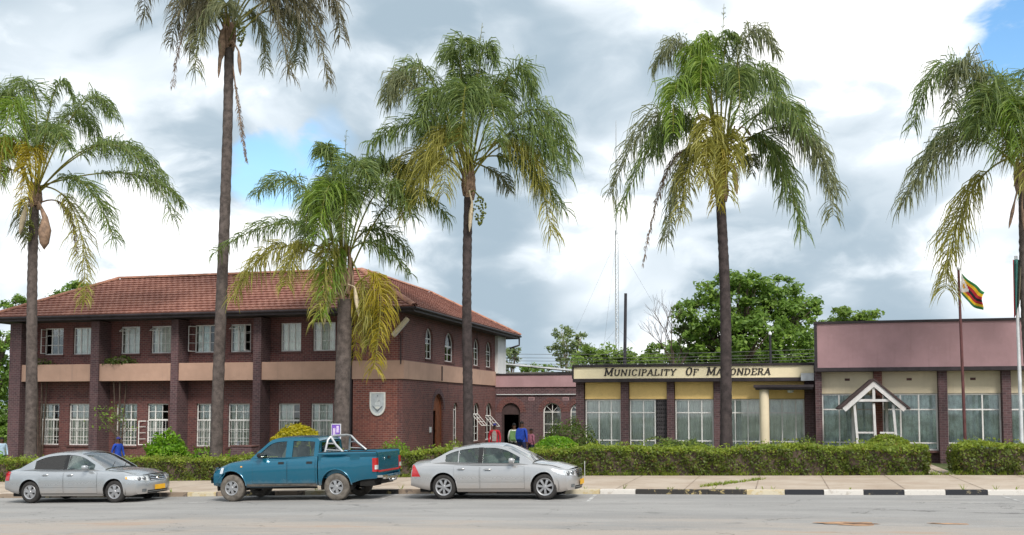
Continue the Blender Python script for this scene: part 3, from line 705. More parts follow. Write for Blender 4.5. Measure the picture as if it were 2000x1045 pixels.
# ------------------------------------------------------------------ link building with arched door and windows
YK = 54.5; kx0, kx1 = XR+.004, at(1135, 730, YK).x+1.6
lk = thing('link_building', 'low brick link with arched doorway and rose parapet between the two offices', 'building', ((kx0+kx1)/2, YK, g(-12)))
def kxx(px): return at(px, 830, YK).x
dk = (kxx(980), kxx(1016), -.4, 2.62); w1 = (kxx(1061), kxx(1096), .3, 2.62); w2 = (kxx(1114), kxx(1149), .3, 2.62)
KM = front_m(0, YK)
MB().prism(rect_pts(kx0, kx1, -1.2, 3.5), [arch_pts(*dk), arch_pts(*w1), arch_pts(*w2)], 0, .26).build('wall', 'brick_dark', lk, KM)
MB().box(kx0, kx1, YK-.06, YK+.3, 3.502, 4.16).build('parapet', 'pink', lk); MB().box(kx0-.02, kx1, YK-.1, YK+.34, 4.162, 4.25).build('coping', 'trim_dark', lk)
MB().box(kx0-.6, kx1, YK+.262, 60, 3.4, 3.49).box(kx0-.6, kx1, 59.8, 60, -1, 3.39).box(kx0-.6, kx0-.4, 56.21, 59.79, -1, 3.39).box(kx1, kx1+.2, YK+.01, 60, -1, 3.49).build('roof', 'inside', lk)
MB().box(kx0, kx1, YK+.3, 59.7, -.3, -.02).build('floor', 'inside', lk)
for q, rw in ((w1, .30), (w2, .30), (dk, .34)): arch_ring(lk, KM, q[0], q[1], q[3]-(q[1]-q[0])/2, rw, 'brick', 17)
arch_window(lk, KM, *w1, rows=(.3, .5), fan=3, curtain='curtain_white'); arch_window(lk, KM, *w2, rows=(.3, .5), fan=3, curtain='curtain_white')
df = MB().prism(arch_pts(dk[0], dk[1], dk[2], dk[3]-.004, 14), [rect_pts(dk[0]+.1, dk[1]-.1, dk[2]+.01, 1.98)], .1, .2).build('door_frame', 'wood_dark', lk, KM)
MB().box(kx0+.1, kx1, YK-.09, YK-.03, 3.07, 3.11).build('conduit', 'metal_white', lk)
for px in (1038, 1105):
    q = at(px, 779, YK); v = MB(); v.box(q.x-.17, q.x+.17, YK-.012, YK+.02, q.z-.09, q.z+.09); vo = v.build('air_brick', 'pink', lk)
    sl = MB()
    for k in range(5): sl.box(q.x-.13+k*.055, q.x-.10+k*.055, YK-.016, YK-.011, q.z-.06, q.z+.06)
    sl.build('slot', 'trim_dark', vo)
# sloping roof edge behind the link
rs = thing('rear_shed', 'pale metal shed roof just visible behind the link parapet', 'shed', (-16, 63, g(-14)))
MB().add([(-17.5, 62, 5.3), (-12.3, 62, 4.75), (-12.3, 66, 4.75), (-17.5, 66, 5.3), (-17.5, 62, 5.2), (-12.3, 62, 4.65), (-12.3, 66, 4.65), (-17.5, 66, 5.2)], [(0, 1, 2, 3), (4, 7, 6, 5), (0, 4, 5, 1), (1, 5, 6, 2), (2, 6, 7, 3), (3, 7, 4, 0)]).build('roof', 'metal_white', rs)
MB().box(-17.3, -12.5, 62.2, 65.8, -1, 4.6).build('wall', 'inside_wall', rs)

# ------------------------------------------------------------------ municipal office with the lettered fascia
YM = 41.; mx0 = at(1127, 800, YM).x; mx1 = at(1592, 800, YM).x
mb_ = thing('municipal_office', 'single-storey office with cream lettered fascia, yellow panels and curtained windows', 'building', ((mx0+mx1)/2, YM, g(-3)))
def mxx(px, Y=YM): return at(px, 830, Y).x
MB().box(mx0-.02, mx1-.05, YM-.55, YM-.45, 3.54, 4.0).build('fascia', 'cream', mb_)
MB().box(mx0-.08, mx1-.02, YM-.62, YM-.3, 4.002, 4.10).box(mx0-.06, mx1-.03, YM-.6, YM+.02, 3.40, 3.538).build('fascia_trim', 'trim_dark', mb_)
MB().box(mx0-.09, mx0-.022, YM-.6, YM-.2, 3.54, 4.0).build('fascia_end', 'trim_dark', mb_)
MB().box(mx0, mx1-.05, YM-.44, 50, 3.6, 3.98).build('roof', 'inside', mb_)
for a, b in ((1127, 1142), (1214, 1229), (1304, 1318), (1395, 1409), (1572, 1591)):
    MB().box(mxx(a), mxx(b), YM-.22, YM+.2, -.6, 3.398).build('pier', 'brick_dark', mb_)
# dwarf wall, spandrels
MB().box(mx0+.05, mx1-.1, YM+.002, YM+.22, -.6, .62).build('wall', 'brick_dark', mb_)
BAYS = [(1143.5, 1213, (1170, 1194)), (1230, 1281, (1257,)), (1319, 1394, (1345, 1371)), (1410, 1572, (1436, 1461, 1484, 1502, 1528, 1555))]
ZW = (.66, 2.70)
for a, b, ms in BAYS:
    x0, x1 = mxx(a), mxx(b)
    MB().box(x0+.002, (mxx(1303) if b == 1281 else x1)-.002, YM-.04, YM+.14, ZW[1]+.02, 3.397).build('spandrel', 'yellow', mb_)
    window(mb_, front_m(0, YM), x0+.005, x1-.005, *ZW, [(mxx(m_)-x0)/(x1-x0) for m_ in ms], (.19, .74), set_in=.03, fw=.05, bar=.045, curtain='curtain', cur=(0, 1), sill=False)
# pierced block screen
x0, x1 = mxx(1282.5), mxx(1303); nb = 5; rw = (ZW[1]-.62)/13
for i in range(nb):
    for j in range(13):
        bw = (x1-x0)/nb; xx = x0+i*bw; zz = .625+j*rw
        if not (i or j):
            BLK = MB().prism(rect_pts(.004, bw-.004, .004, rw-.004), [rect_pts(bw*.27, bw*.73, rw*.25, rw*.75)], 0, .12).mesh('screen_block', 'breeze')
        link('screen_block', BLK, mb_, Matrix.Translation((xx, YM-.02, zz)))
MB().box(x0, x1, YM+.15, YM+.2, .625, 2.7).build('screen_back', 'inside', mb_)
# rear, floor
MB().box(mx0, mx1-.1, 49.8, 50, -.6, 3.59).box(mx0, mx0+.2, YM+.24, 49.78, -.6, 3.59).build('wall', 'inside_wall', mb_)
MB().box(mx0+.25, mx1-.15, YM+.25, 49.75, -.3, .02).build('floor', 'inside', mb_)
# entrance canopy: thin flat slab on a round column
cn0, cn1 = at(1472, 762, YM-1.6).x, at(1589, 762, YM-1.6).x
MB().box(cn0, cn1, YM-1.75, YM-.25, 3.13, 3.23).build('canopy', 'trim_dark', mb_)
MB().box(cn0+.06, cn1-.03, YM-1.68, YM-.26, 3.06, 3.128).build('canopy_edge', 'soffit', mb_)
MB().lathe([(.0, -.3), (.175, -.3), (.175, 3.058), (0, 3.058)], 20, 'z', (at(1493, 800, YM-1.4).x, YM-1.4, 0)).build('column', 'cream_pale', mb_, smooth=40)
MB().lathe([(.001, 2.93), (.10, 2.95), (.13, 3.037)], 14, 'z', (at(1544, 772, YM-1.).x, YM-1., 0)).build('canopy_lamp', 'metal_white', mb_, smooth=40)
# equipment box over the corner
a = at(1577, 737, YM-.7); bx_ = thing('meter_box', 'small grey box fixed to the right end of the cream fascia', 'box', (a.x, YM-.65, a.z-.13))
MB().box(-.24, .24, -.13, .02, 0, .26).build('case', 'metal_grey', bx_, Matrix(), True); MB().box(-.25, .25, -.15, .03, .262, .29).build('lid', 'metal_grey', bx_, Matrix(), True)

# lettering: slab-serif strokes, each letter a solid piece
GLY = {  # width, strokes ((x,z)...), serif spots ('b'/'t', x)
 'M': (1.15, [[(.15, 0), (.15, 1)], [(.15, 1), (.57, .15)], [(.57, .15), (1., 1)], [(1., 0), (1., 1)]], [('b', .15), ('b', 1.), ('t', .12), ('t', 1.03)]),
 'U': (1.0, [[(.18, 1), (.18, .3), (.3, .06), (.5, 0), (.7, .06), (.82, .3), (.82, 1)]], [('t', .18), ('t', .82)]),
 'N': (1.05, [[(.17, 0), (.17, 1)], [(.17, 1), (.88, 0)], [(.88, 0), (.88, 1)]], [('b', .17), ('t', .15), ('t', .88)]),
 'I': (.5, [[(.25, 0), (.25, 1)]], [('b', .25), ('t', .25)]),
 'C': (.95, [[(.84, .78), (.7, .95), (.5, 1), (.25, .88), (.13, .5), (.25, .12), (.5, 0), (.7, .05), (.85, .22)]], []),
 'P': (.85, [[(.2, 0), (.2, 1)], [(.2, .97), (.6, .97), (.78, .74), (.6, .5), (.2, .5)]], [('b', .2), ('t', .16)]),
 'A': (1.0, [[(.1, 0), (.5, 1)], [(.5, 1), (.9, 0)], [(.26, .34), (.74, .34)]], [('b', .1), ('b', .9)]),
 'L': (.85, [[(.2, 0), (.2, 1)], [(.2, .03), (.78, .03), (.8, .24)]], [('t', .2), ('b', .14)]),
 'T': (.9, [[(.45, 0), (.45, 1)], [(.08, .76), (.1, .97), (.8, .97), (.82, .76)]], [('b', .45)]),
 'Y': (.95, [[(.12, 1), (.47, .48)], [(.84, 1), (.47, .48)], [(.47, 0), (.47, .5)]], [('b', .47), ('t', .12), ('t', .84)]),
 'O': (1.0, [[(.5, 1), (.24, .88), (.13, .5), (.24, .12), (.5, 0), (.76, .12), (.87, .5), (.76, .88), (.5, 1)]], []),
 'F': (.85, [[(.2, 0), (.2, 1)], [(.2, .97), (.78, .97), (.8, .76)], [(.2, .52), (.6, .52)]], [('b', .2), ('t', .14)]),
 'R': (.95, [[(.2, 0), (.2, 1)], [(.2, .97), (.6, .97), (.76, .75), (.6, .52), (.2, .52)], [(.5, .52), (.84, .02)]], [('b', .2), ('t', .16), ('b', .88)]),
 'D': (1.0, [[(.2, 0), (.2, 1)], [(.2, .97), (.5, .97), (.8, .8), (.87, .5), (.8, .2), (.5, .03), (.2, .03)]], [('t', .14), ('b', .14)]),
 'E': (.88, [[(.2, 0), (.2, 1)], [(.2, .97), (.78, .97), (.8, .76)], [(.2, .52), (.62, .52)], [(.2, .03), (.8, .03), (.83, .26)]], [('t', .14), ('b', .14)])}
def letter(ch, x, z, h, wsc, Y, parent):
    wd, strokes, ser = GLY[ch]; mbb = MB(); d0 = 0.
    def P2(q): return (x+(q[0]*wsc+.18*q[1]*h), z+q[1]*h)
    k = 0
    for st in strokes:
        for p0, p1 in zip(st, st[1:]):
            a_, b_ = Vector(P2(p0)), Vector(P2(p1)); d = b_-a_
            vert = abs(d.y)/max(d.length, 1e-6)
            th = h*(.075+.10*vert**1.5)/2*1.15; n = Vector((-d.y, d.x)).normalized()*th; e = d.normalized()*th*.35
            k += 1
            mbb.prism([tuple(a_-n-e), tuple(b_-n+e), tuple(b_+n+e), tuple(a_+n-e)], [], Y-.03-.0004*k, Y)
    for kind, sx_ in ser:
        zz = 0 if kind == 'b' else 1; c_ = P2((sx_, zz)); sh_ = h*.17; tt = h*.075; k += 1
        z0_, z1_ = (c_[1], c_[1]+tt) if kind == 'b' else (c_[1]-tt, c_[1])
        mbb.prism([(c_[0]-sh_, z0_), (c_[0]+sh_, z0_), (c_[0]+sh_, z1_), (c_[0]-sh_, z1_)], [], Y-.03-.0004*k, Y)
    mbb.build('letter', 'letter', parent); return wd*wsc
def word(txt, px0, px1, parent, Y):
    xa, xb = at(px0, 730, Y).x, at(px1, 730, Y).x
    ws = [GLY[c][0]*(1.2 if i == 0 else 1.) for i, c in enumerate(txt)]; sc = (xb-xa)/sum(ws); x = xa
    for i, c in enumerate(txt):
        hh = .30 if i == 0 else .245
        letter(c, x, 3.655, hh, sc*.88*(1.2 if i == 0 else 1), Y, parent); x += ws[i]*sc
YL = YM-.552
word('MUNICIPALITY', 1180, 1321, mb_, YL); word('OF', 1338, 1364, mb_, YL); word('MARONDERA', 1380, 1506, mb_, YL)

# ------------------------------------------------------------------ right building with rose parapet
YP = 40.; rx0, rx1 = at(1593, 800, YP).x, 17.
rb = thing('parapet_office', 'single-storey office with tall plain rose-painted parapet and brick piers', 'building', ((rx0+rx1)/2, YP, g(8)))
def rxx(px): return at(px, 830, YP).x
MB().box(rx0+.08, rx1, YP-.5, YP-.3, 3.86, 5.5).build('parapet', 'pink', rb)
MB().box(rx0-.02, rx1, YP-.56, YP+.1, 5.502, 5.59).box(rx0-.01, rx0+.078, YP-.54, YP+.05, 3.86, 5.5).box(rx0-.02, rx1, YP-.55, YP+.05, 3.72, 3.858).build('parapet_trim', 'trim_dark', rb)
MB().box(rx0+.05, rx1, YP-.28, 50, 3.9, 4.2).box(rx0+.05, rx1, YP-.28, YP+.1, 4.202, 5.49).build('roof', 'inside', rb)
PR = [(1593, 1606), (1708, 1724), (1833, 1850), (1957, 1974)]
prx = [(rxx(a), rxx(b)) for a, b in PR]; st = prx[3][0]-prx[2][0]; prx += [(prx[3][0]+st*k, prx[3][1]+st*k) for k in (1, 2, 3, 4)]
for i, (x0, x1) in enumerate(prx):
    MB().box(x0, x1, YP-.25 if i != 1 else YP-.1, YP+.2, -.6, 3.718).build('pier', 'brick_dark' if i != 1 else 'brick_red', rb)
MB().box(rx0+.05, rx1, YP+.205, YP+.4, -.6, .78).build('wall', 'brick_dark', rb)
for i in range(len(prx)-1):
    x0, x1 = prx[i][1]+.004, prx[i+1][0]-.004
    MB().box(x0, x1, YP+.05, YP+.2, 2.9, 3.717).build('spandrel', 'cream_pale', rb)
    window(rb, front_m(0, YP), x0, x1, .80, 2.89, (.335, .665), (.13, .72), set_in=.1, fw=.055, bar=.05, curtain='curtain_blue', sill=True)
    xc = (x0+x1)/2; vo = MB().box(xc-.09, xc+.09, YP+.035, YP+.052, 3.38, 3.47).build('air_brick', 'sill', rb)
MB().box(rx0+.05, rx1, 49.8, 50, -.6, 3.89).box(rx0+.01, rx0+.2, YP+.42, 49.78, -.6, 3.89).build('wall', 'inside_wall', rb)
MB().box(rx0+.25, rx1, YP+.42, 49.75, -.3, .02).build('floor', 'inside', rb)
# gabled timber porch
GY = YP-2.2
def gp(px, py): q = at(px, py, GY); return Vector((q.x, GY, q.z))
pl, pa, pr = gp(1645, 797), gp(1701, 744), gp(1771, 797); 
zt = (pl.z+pr.z)/2; hwid = (pr.x-pl.x)/2; pcx = (pl.x+pr.x)/2
po = thing('porch', 'small white gabled timber porch with splayed posts before the rose parapet office', 'porch', (pcx, GY, g(3)))
apz = pa.z; rise = apz-zt
bw = .17
for s in (-1, 1):
    e = Vector((pcx+s*hwid, zt)); ap = Vector((pcx, apz)); d = (ap-e).normalized(); n = Vector((-d.y, d.x))*(1 if s < 0 else -1)
    n = n if n.y < 0 else -n
    MB().prism([tuple(e), (pcx+s*.001, apz), (pcx+s*.001, apz-bw*1.25), tuple(e+n*bw)], [], GY-.05, GY).build('barge_board', 'porch_white_shaded', po)
    up = -n
    MB().prism([tuple(e-d*.1+up*.012), (pcx+s*.001, apz+.012), (pcx+s*.001, apz+.09), tuple(e-d*.1+up*.085)], [], GY-.09, YP-.26).build('roof_slope', 'wood_dark', po)
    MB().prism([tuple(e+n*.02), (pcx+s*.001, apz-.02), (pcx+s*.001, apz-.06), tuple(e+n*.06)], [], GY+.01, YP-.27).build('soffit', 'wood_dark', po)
zb = at(1700, 782, GY).z
MB().box(pcx-hwid*.62, pcx+hwid*.62, GY+.002, GY+.07, zb-.045, zb+.045).build('tie_beam', 'porch_white_shaded', po)
MB().box(pcx-.05, pcx+.042, GY+.004, GY+.068, zb+.046, apz-.2).build('king_post', 'porch_white_shaded', po)
for a, b, c_, d_ in ((1669, 788, 1676, 868), (1707, 788, 1711, 868), (1745, 790, 1752, 868)):
    p0, p1 = gp(a, b), gp(c_, d_); k = (g(3)+.05-p0.z)/(p1.z-p0.z); pb = p0+(p1-p0)*k
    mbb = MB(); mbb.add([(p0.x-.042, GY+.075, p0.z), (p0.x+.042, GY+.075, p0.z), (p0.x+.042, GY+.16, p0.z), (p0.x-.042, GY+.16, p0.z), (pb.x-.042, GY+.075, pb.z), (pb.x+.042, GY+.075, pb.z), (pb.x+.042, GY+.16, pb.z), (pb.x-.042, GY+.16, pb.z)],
        [(0, 1, 2, 3), (4, 7, 6, 5), (0, 4, 5, 1), (1, 5, 6, 2), (2, 6, 7, 3), (3, 7, 4, 0)]).build('post', 'porch_white_shaded', po)
for s in (-1, 1):
    MB().box(pcx+s*hwid*.55-.05, pcx+s*hwid*.55+.05, YP-.4, YP-.3, g(3), zb).build('post', 'porch_white_shaded', po)
q0, q1 = gp(1676, 845), gp(1711, 845); MB().box(q0.x, q1.x, GY+.09, GY+.14, q0.z-.03, q0.z+.03).box(q1.x+.14, gp(1748, 845).x, GY+.09, GY+.14, q0.z-.03, q0.z+.03).build('rail', 'porch_white_shaded', po)

# ------------------------------------------------------------------ vegetation
def quad_mesh(name, V, mats, mi=None):
    """V: (n,4,3) array of quads"""
    n = len(V); me = bpy.data.meshes.new(name)
    me.vertices.add(n*4); me.vertices.foreach_set('co', np.ascontiguousarray(V, dtype=np.float32).ravel())
    me.loops.add(n*4); me.loops.foreach_set('vertex_index', np.arange(n*4, dtype=np.int32))
    me.polygons.add(n); me.polygons.foreach_set('loop_start', np.arange(0, n*4, 4, dtype=np.int32)); me.polygons.foreach_set('loop_total', np.full(n, 4, dtype=np.int32))
    for m_ in (mats if isinstance(mats, (list, tuple)) else [mats]): me.materials.append(MATS[m_])
    if mi is not None: me.polygons.foreach_set('material_index', np.asarray(mi, dtype=np.int32))
    me.update(calc_edges=True); me.validate(); return me
def unit(a): return a/np.maximum(np.linalg.norm(a, axis=-1, keepdims=True), 1e-9)
def leaves(P, N, size, spread=.8, asp=.5, var=.4):
    """leaf quads (kite shaped) at P facing roughly N"""
    n = len(P); nn = unit(N+rng.normal(0, spread, (n, 3))); t = unit(np.cross(nn, rng.normal(0, 1, (n, 3)))); b = np.cross(nn, t)
    s = size*(1+rng.uniform(-var, var, (n, 1)))
    return np.stack([P-t*s*.5, P+b*s*asp*.5+t*s*.05, P+t*s*.5, P-b*s*asp*.5+t*s*.05], 1)
def hedge(name, x0, x1, y0, y1, h, label, per_m2=900, base=.1, round_end=(False, False)):
    L_ = x1-x0; th = thing(name, label, 'hedge', ((x0+x1)/2, (y0+y1)/2, g((x0+x1)/2)+base))
    def top(x): return np.array([g(q)+base for q in x])
    hh = lambda x, y: h*(1+.05*np.sin(x*1.1+1)+.05*np.sin(x*2.9)*np.sin(x*.7)+.04*np.sin(x*7.1+y*5)*np.sin(x*1.9))
    P = []; N = []; K = []
    nF = int(L_*h*per_m2); x = rng.uniform(x0, x1, nF); z = rng.uniform(0.02, 1, nF)**.9; gz = top(x)
    bulge = .12*np.sin(x*2.3)*np.sin(x*.8)+.09*np.sin(x*6.1+z*4)+.08*np.sin(x*13+z*9)*np.sin(x*3.1)
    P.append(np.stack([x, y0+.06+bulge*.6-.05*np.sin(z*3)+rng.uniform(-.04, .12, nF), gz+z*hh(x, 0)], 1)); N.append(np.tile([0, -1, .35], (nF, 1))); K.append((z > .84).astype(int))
    nT = int(L_*(y1-y0)*per_m2*.9); x = rng.uniform(x0, x1, nT); y = rng.uniform(y0+.02, y1, nT); gz = top(x)
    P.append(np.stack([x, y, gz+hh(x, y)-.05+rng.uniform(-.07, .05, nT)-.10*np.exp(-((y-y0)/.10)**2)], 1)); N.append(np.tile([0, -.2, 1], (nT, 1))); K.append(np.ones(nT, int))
    for s, xe in ((-1, x0), (1, x1)):
        nE = int((y1-y0)*h*per_m2); y = rng.uniform(y0+.02, y1-.02, nE); z = rng.uniform(.02, 1, nE); xx = np.full(nE, xe)
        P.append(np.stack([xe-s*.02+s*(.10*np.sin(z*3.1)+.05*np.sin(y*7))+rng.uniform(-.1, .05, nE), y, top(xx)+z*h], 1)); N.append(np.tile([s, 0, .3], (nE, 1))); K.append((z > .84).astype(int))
    # loose shoots
    nS = int(L_*40); x = rng.uniform(x0, x1, nS); y = rng.uniform(y0, y1, nS)
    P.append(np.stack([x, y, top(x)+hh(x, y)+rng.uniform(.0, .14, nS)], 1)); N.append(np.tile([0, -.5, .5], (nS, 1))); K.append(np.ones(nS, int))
    P = np.concatenate(P); N = np.concatenate(N); K = np.concatenate(K)
    hole_ = np.sin(P[:, 0]*5.3+P[:, 2]*7)+np.sin(P[:, 0]*2.1-P[:, 2]*11+1.3)+np.sin(P[:, 0]*11.7+P[:, 2]*4); keep = (hole_ > -1.7) | (rng.random(len(P)) < .25) | (K == 1); P, N, K = P[keep], N[keep], K[keep]
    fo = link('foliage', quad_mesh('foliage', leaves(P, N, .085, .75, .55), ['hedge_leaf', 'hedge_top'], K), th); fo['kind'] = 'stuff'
    core = MB(); n = max(3, int(L_/.8))
    vs = []
    for i in range(n+1):
        xx = x0+.1+(L_-.2)*i/n; gg = g(xx)+base
        vs += [(xx, y0+.14, gg-.15), (xx, y0+.12, gg+h*.84), (xx, y1-.12, gg+h*.84), (xx, y1-.14, gg-.15)]
    fs = [(4*i+j, 4*i+j+1, 4*i+j+5, 4*i+j+4) for i in range(n) for j in range(3)]+[(0, 1, 2, 3), (4*n+3, 4*n+2, 4*n+1, 4*n)]
    core.add(vs, fs).build('twigs', 'bark', th)
    return th
hedge('clipped_hedge', at(1035, 900, 33).x, at(1811, 900, 33).x, 33.1, 34.2, .93, 'long reddish-green clipped hedge in front of the lettered municipal office')
hedge('clipped_hedge', at(1877, 900, 33).x, 9.6, 33.1, 34.4, .92, 'clipped hedge beside the flagpoles, right of the path gap')
hedge('clipped_hedge', at(-60, 900, 33).x, at(445, 900, 33).x, 33.1, 34.1, .84, 'low clipped hedge behind the silver saloon in front of the brick office')
hedge('clipped_hedge', at(450, 900, 33).x, at(900, 900, 33).x, 33.3, 34.2, .90, 'clipped hedge between the blue pickup and the brick corner wall')
def bush(name, px, py_top, wpx, hpx, Y, mat, label, lsize=.085, clip=True, dens=700, cat='bush', z0=None):
    c_ = at(px, py_top, Y); k = c_.y/ray(px, py_top).y/FPX
    rx = wpx/2*k; gx_ = g(c_.x)+.1; ht = c_.z-gx_; hz = min(ht, hpx*k)
    th = thing(name, label, cat, (c_.x, Y, gx_))
    n = int(dens*4*rx*max(hz, rx)); u = unit(rng.normal(0, 1, (n, 3))); u[:, 2] = np.abs(u[:, 2])*1.0-.25*rng.random(n)
    jit = 1+rng.uniform(-.16, .06, n)*(1 if clip else 2.)+(.05*np.sin(u[:, 0]*9+2)*np.sin(u[:, 2]*7+u[:, 1]*4) if clip else 0)
    if not clip: jit += .22*np.sin(u[:, 0]*7+1)*np.sin(u[:, 2]*8+u[:, 1]*5)
    P = np.stack([u[:, 0]*rx*jit, u[:, 1]*rx*.8*jit, ht-hz+u[:, 2]*hz*jit], 1)
    fo = link('foliage', quad_mesh('foliage', leaves(P, u, lsize, .8 if clip else 1., .55), mat), th, None, True); fo['kind'] = 'stuff'
    st_ = MB()
    for i in range(6):
        a_ = i*1.05; st_.tube([(.06*math.cos(a_), .06*math.sin(a_), -.05), (rx*.3*math.cos(a_), rx*.3*math.sin(a_), ht*.45), (rx*.55*math.cos(a_), rx*.5*math.sin(a_), ht-hz*.35)], [.035, .025, .01], 6)
    st_.build('stem', 'bark', th, None, True)
    core = MB()
    prf = [(.01, ht-hz*1.0), (rx*.55, ht-hz*.85), (rx*.72, ht-hz*.66), (rx*.62, ht-hz*.46), (rx*.34, ht-hz*.32), (.01, ht-hz*.28)] if clip else [(.01, ht-hz), (rx*.5, ht-hz*.7), (rx*.45, ht-hz*.45), (.01, ht-hz*.3)]
    core.lathe(prf, 14, 'z').build('twigs', 'bark' if not clip else 'hedge_leaf', th, None, True)
    return th
bush('round_shrub', 326, 846, 78, 46, 36.2, 'bush_bright', 'bright lime-green rounded shrub under the brick office windows', .12, False, 1600)
bush('round_shrub', 581, 829, 112, 56, 36.0, 'bush_yellow', 'yellow-leaved rounded shrub behind the roof of the blue pickup', .12, True, 2200)
bush('clipped_dome', 1088, 852, 86, 26, 35.2, 'bush_bright', 'bright green clipped dome shrub rising over the hedge beside the silver hatch-lit saloon bonnet'.replace('hatch-lit ', ''), .085, True, 2600)
bush('loose_shrub', 1112, 821, 112, 60, 36.8, 'bush_dark', 'loose dark green shrub behind the clipped dome at the office corner', .10, False, 700)
bush('clipped_dome', 1733, 848, 90, 30, 34.6, 'hedge_top', 'clipped green dome shrub rising from the hedge before the gabled porch', .085, True, 2600)
bush('low_shrub', 1576, 852, 46, 30, 36.5, 'bush_dark', 'small dark shrub at the foot of the canopy beside the round column', .08, False, 700)
bush('low_shrub', 889, 860, 40, 22, 36.0, 'hedge_top', 'small yellow-green shrub beside the arched side door', .07, False, 900)
bush('low_shrub', 1893, 860, 50, 22, 35.6, 'bush_bright', 'small green shrub at the foot of the brown flagpole', .08, False, 800)
bush('low_shrub', 770, 862, 70, 30, 36.5, 'bush_bright', 'green shrub below the wall shield behind the pickup bed', .08, False, 700)
bush('low_shrub', 398, 872, 60, 26, 36.4, 'bush_bright', 'low green plant behind the hedge beside the tall thin palm', .09, False, 500)
bush('low_shrub', 462, 874, 44, 24, 36.4, 'bush_bright', 'low green plant between the tall palm and the brick plinth', .09, False, 500)
bush('low_shrub', 236, 694, 60, 16, 40.4, 'bush_dark', 'weedy green growth in the concrete planter under the second pair of upper windows', .10, False, 350)
bush('low_shrub', 84, 700, 44, 12, 40.4, 'bush_dark', 'sparse weeds in the concrete planter under the dark open upper window', .08, False, 250)
bush('low_shrub', -8, 882, 60, 40, 36, 'bush_bright', 'bright green shrub at the far corner of the brick office', .10, False, 600)

# ---- palms
def frond_mesh(P0, Pm, P2, mat, n=46, leaf=.75, width=.045, droop=1., start=.2, stiff=0., rach='fr_olive', stem_r=.035, upright=False):
    P0, Pm, P2 = map(np.array, (P0, Pm, P2)); C = 2*Pm-.5*(P0+P2)
    t = np.linspace(0, 1, n*1)[:, None]; B = (1-t)**2*P0+2*t*(1-t)*C+t*t*P2; T = unit(2*(1-t)*(C-P0)+2*t*(P2-C))
    sel = t[:, 0] > start; Bs = B[sel]; Ts = T[sel]; ts = t[sel][:, 0]; k = len(Bs)
    up = np.array([0, 0, 1.]); S = np.cross(Ts, up); S = np.where(np.linalg.norm(S, axis=1, keepdims=True) < .15, np.array([[1., 0, 0]]), S); S = unit(S); U = np.cross(S, Ts)
    quads = []; torn = np.sin(ts*rng.uniform(25, 60)+rng.uniform(0, 6))+.6*np.sin(ts*rng.uniform(60, 120)); gap = rng.uniform(-1.5, -.95)
    prof = np.sin(np.clip((ts-start)/(1-start), 0, 1)*math.pi*.86+.38); prof = np.clip(prof, .55, 1)
    for rep in range(3):
        for s in (-1, 1):
            ln = leaf*prof*(1+rng.uniform(-.35, .2, k)); ln = np.where((torn < gap) & (rng.random(k) < .85), .02, ln)[:, None]
            lift = rng.uniform(-.7, 1.2, (k, 1))
            d = unit(S*s*rng.uniform(.7, 1.2, (k, 1))+Ts*(.42+rng.uniform(-.2, .35, (k, 1)))+U*lift)
            if upright: d = unit(d*.35+Ts*1.2+rng.normal(0, .3, (k, 3))); ln = ln*(rng.random((k, 1)) < .5)+.01
            off = Ts*rng.uniform(-.04, .04, (k, 1))
            dn = np.array([[0, 0, -1.]])
            a = Bs+off; gdir = dn*droop
            d1 = unit(d+gdir*.1); d2 = unit(d+gdir*.85+rng.normal(0, .13, (k, 3))); d3 = unit(d*.5+gdir*1.4+rng.normal(0, .13, (k, 3))+dn*.05)
            p1 = a+d1*ln*.3; p2 = p1+d2*ln*.35; p3 = p2+d3*ln*.38
            wv = unit(np.cross(d2, rng.normal(0, 1, (k, 3))))*width/2
            quads += [np.stack([a-wv*.5, p1-wv, p1+wv, a+wv*.5], 1), np.stack([p1-wv, p2-wv*.85, p2+wv*.85, p1+wv], 1), np.stack([p2-wv*.85, p3-wv*.12, p3+wv*.12, p2+wv*.85], 1)]
    V = np.concatenate(quads); nl = len(V)
    m_ = max(8, n//4); tt = np.linspace(0, 1, m_); pts = [tuple((1-q)**2*P0+2*q*(1-q)*C+q*q*P2) for q in tt]
    tb = MB().tube(pts, [stem_r*(1-.85*q)+.004 for q in tt], 5, caps=False)
    tv = np.array([[tb.v[i] for i in f] for f in tb.f])
    return quad_mesh('frond', np.concatenate([V, tv]), [mat, rach], np.concatenate([np.zeros(nl), np.ones(len(tv))]))
KM_ = {'g': 'fr_green', 'b': 'fr_bright', 'o': 'fr_olive', 'y': 'fr_yellow', 'd': 'fr_dead', 'r': 'fr_grey', 'w': 'fr_brown'}
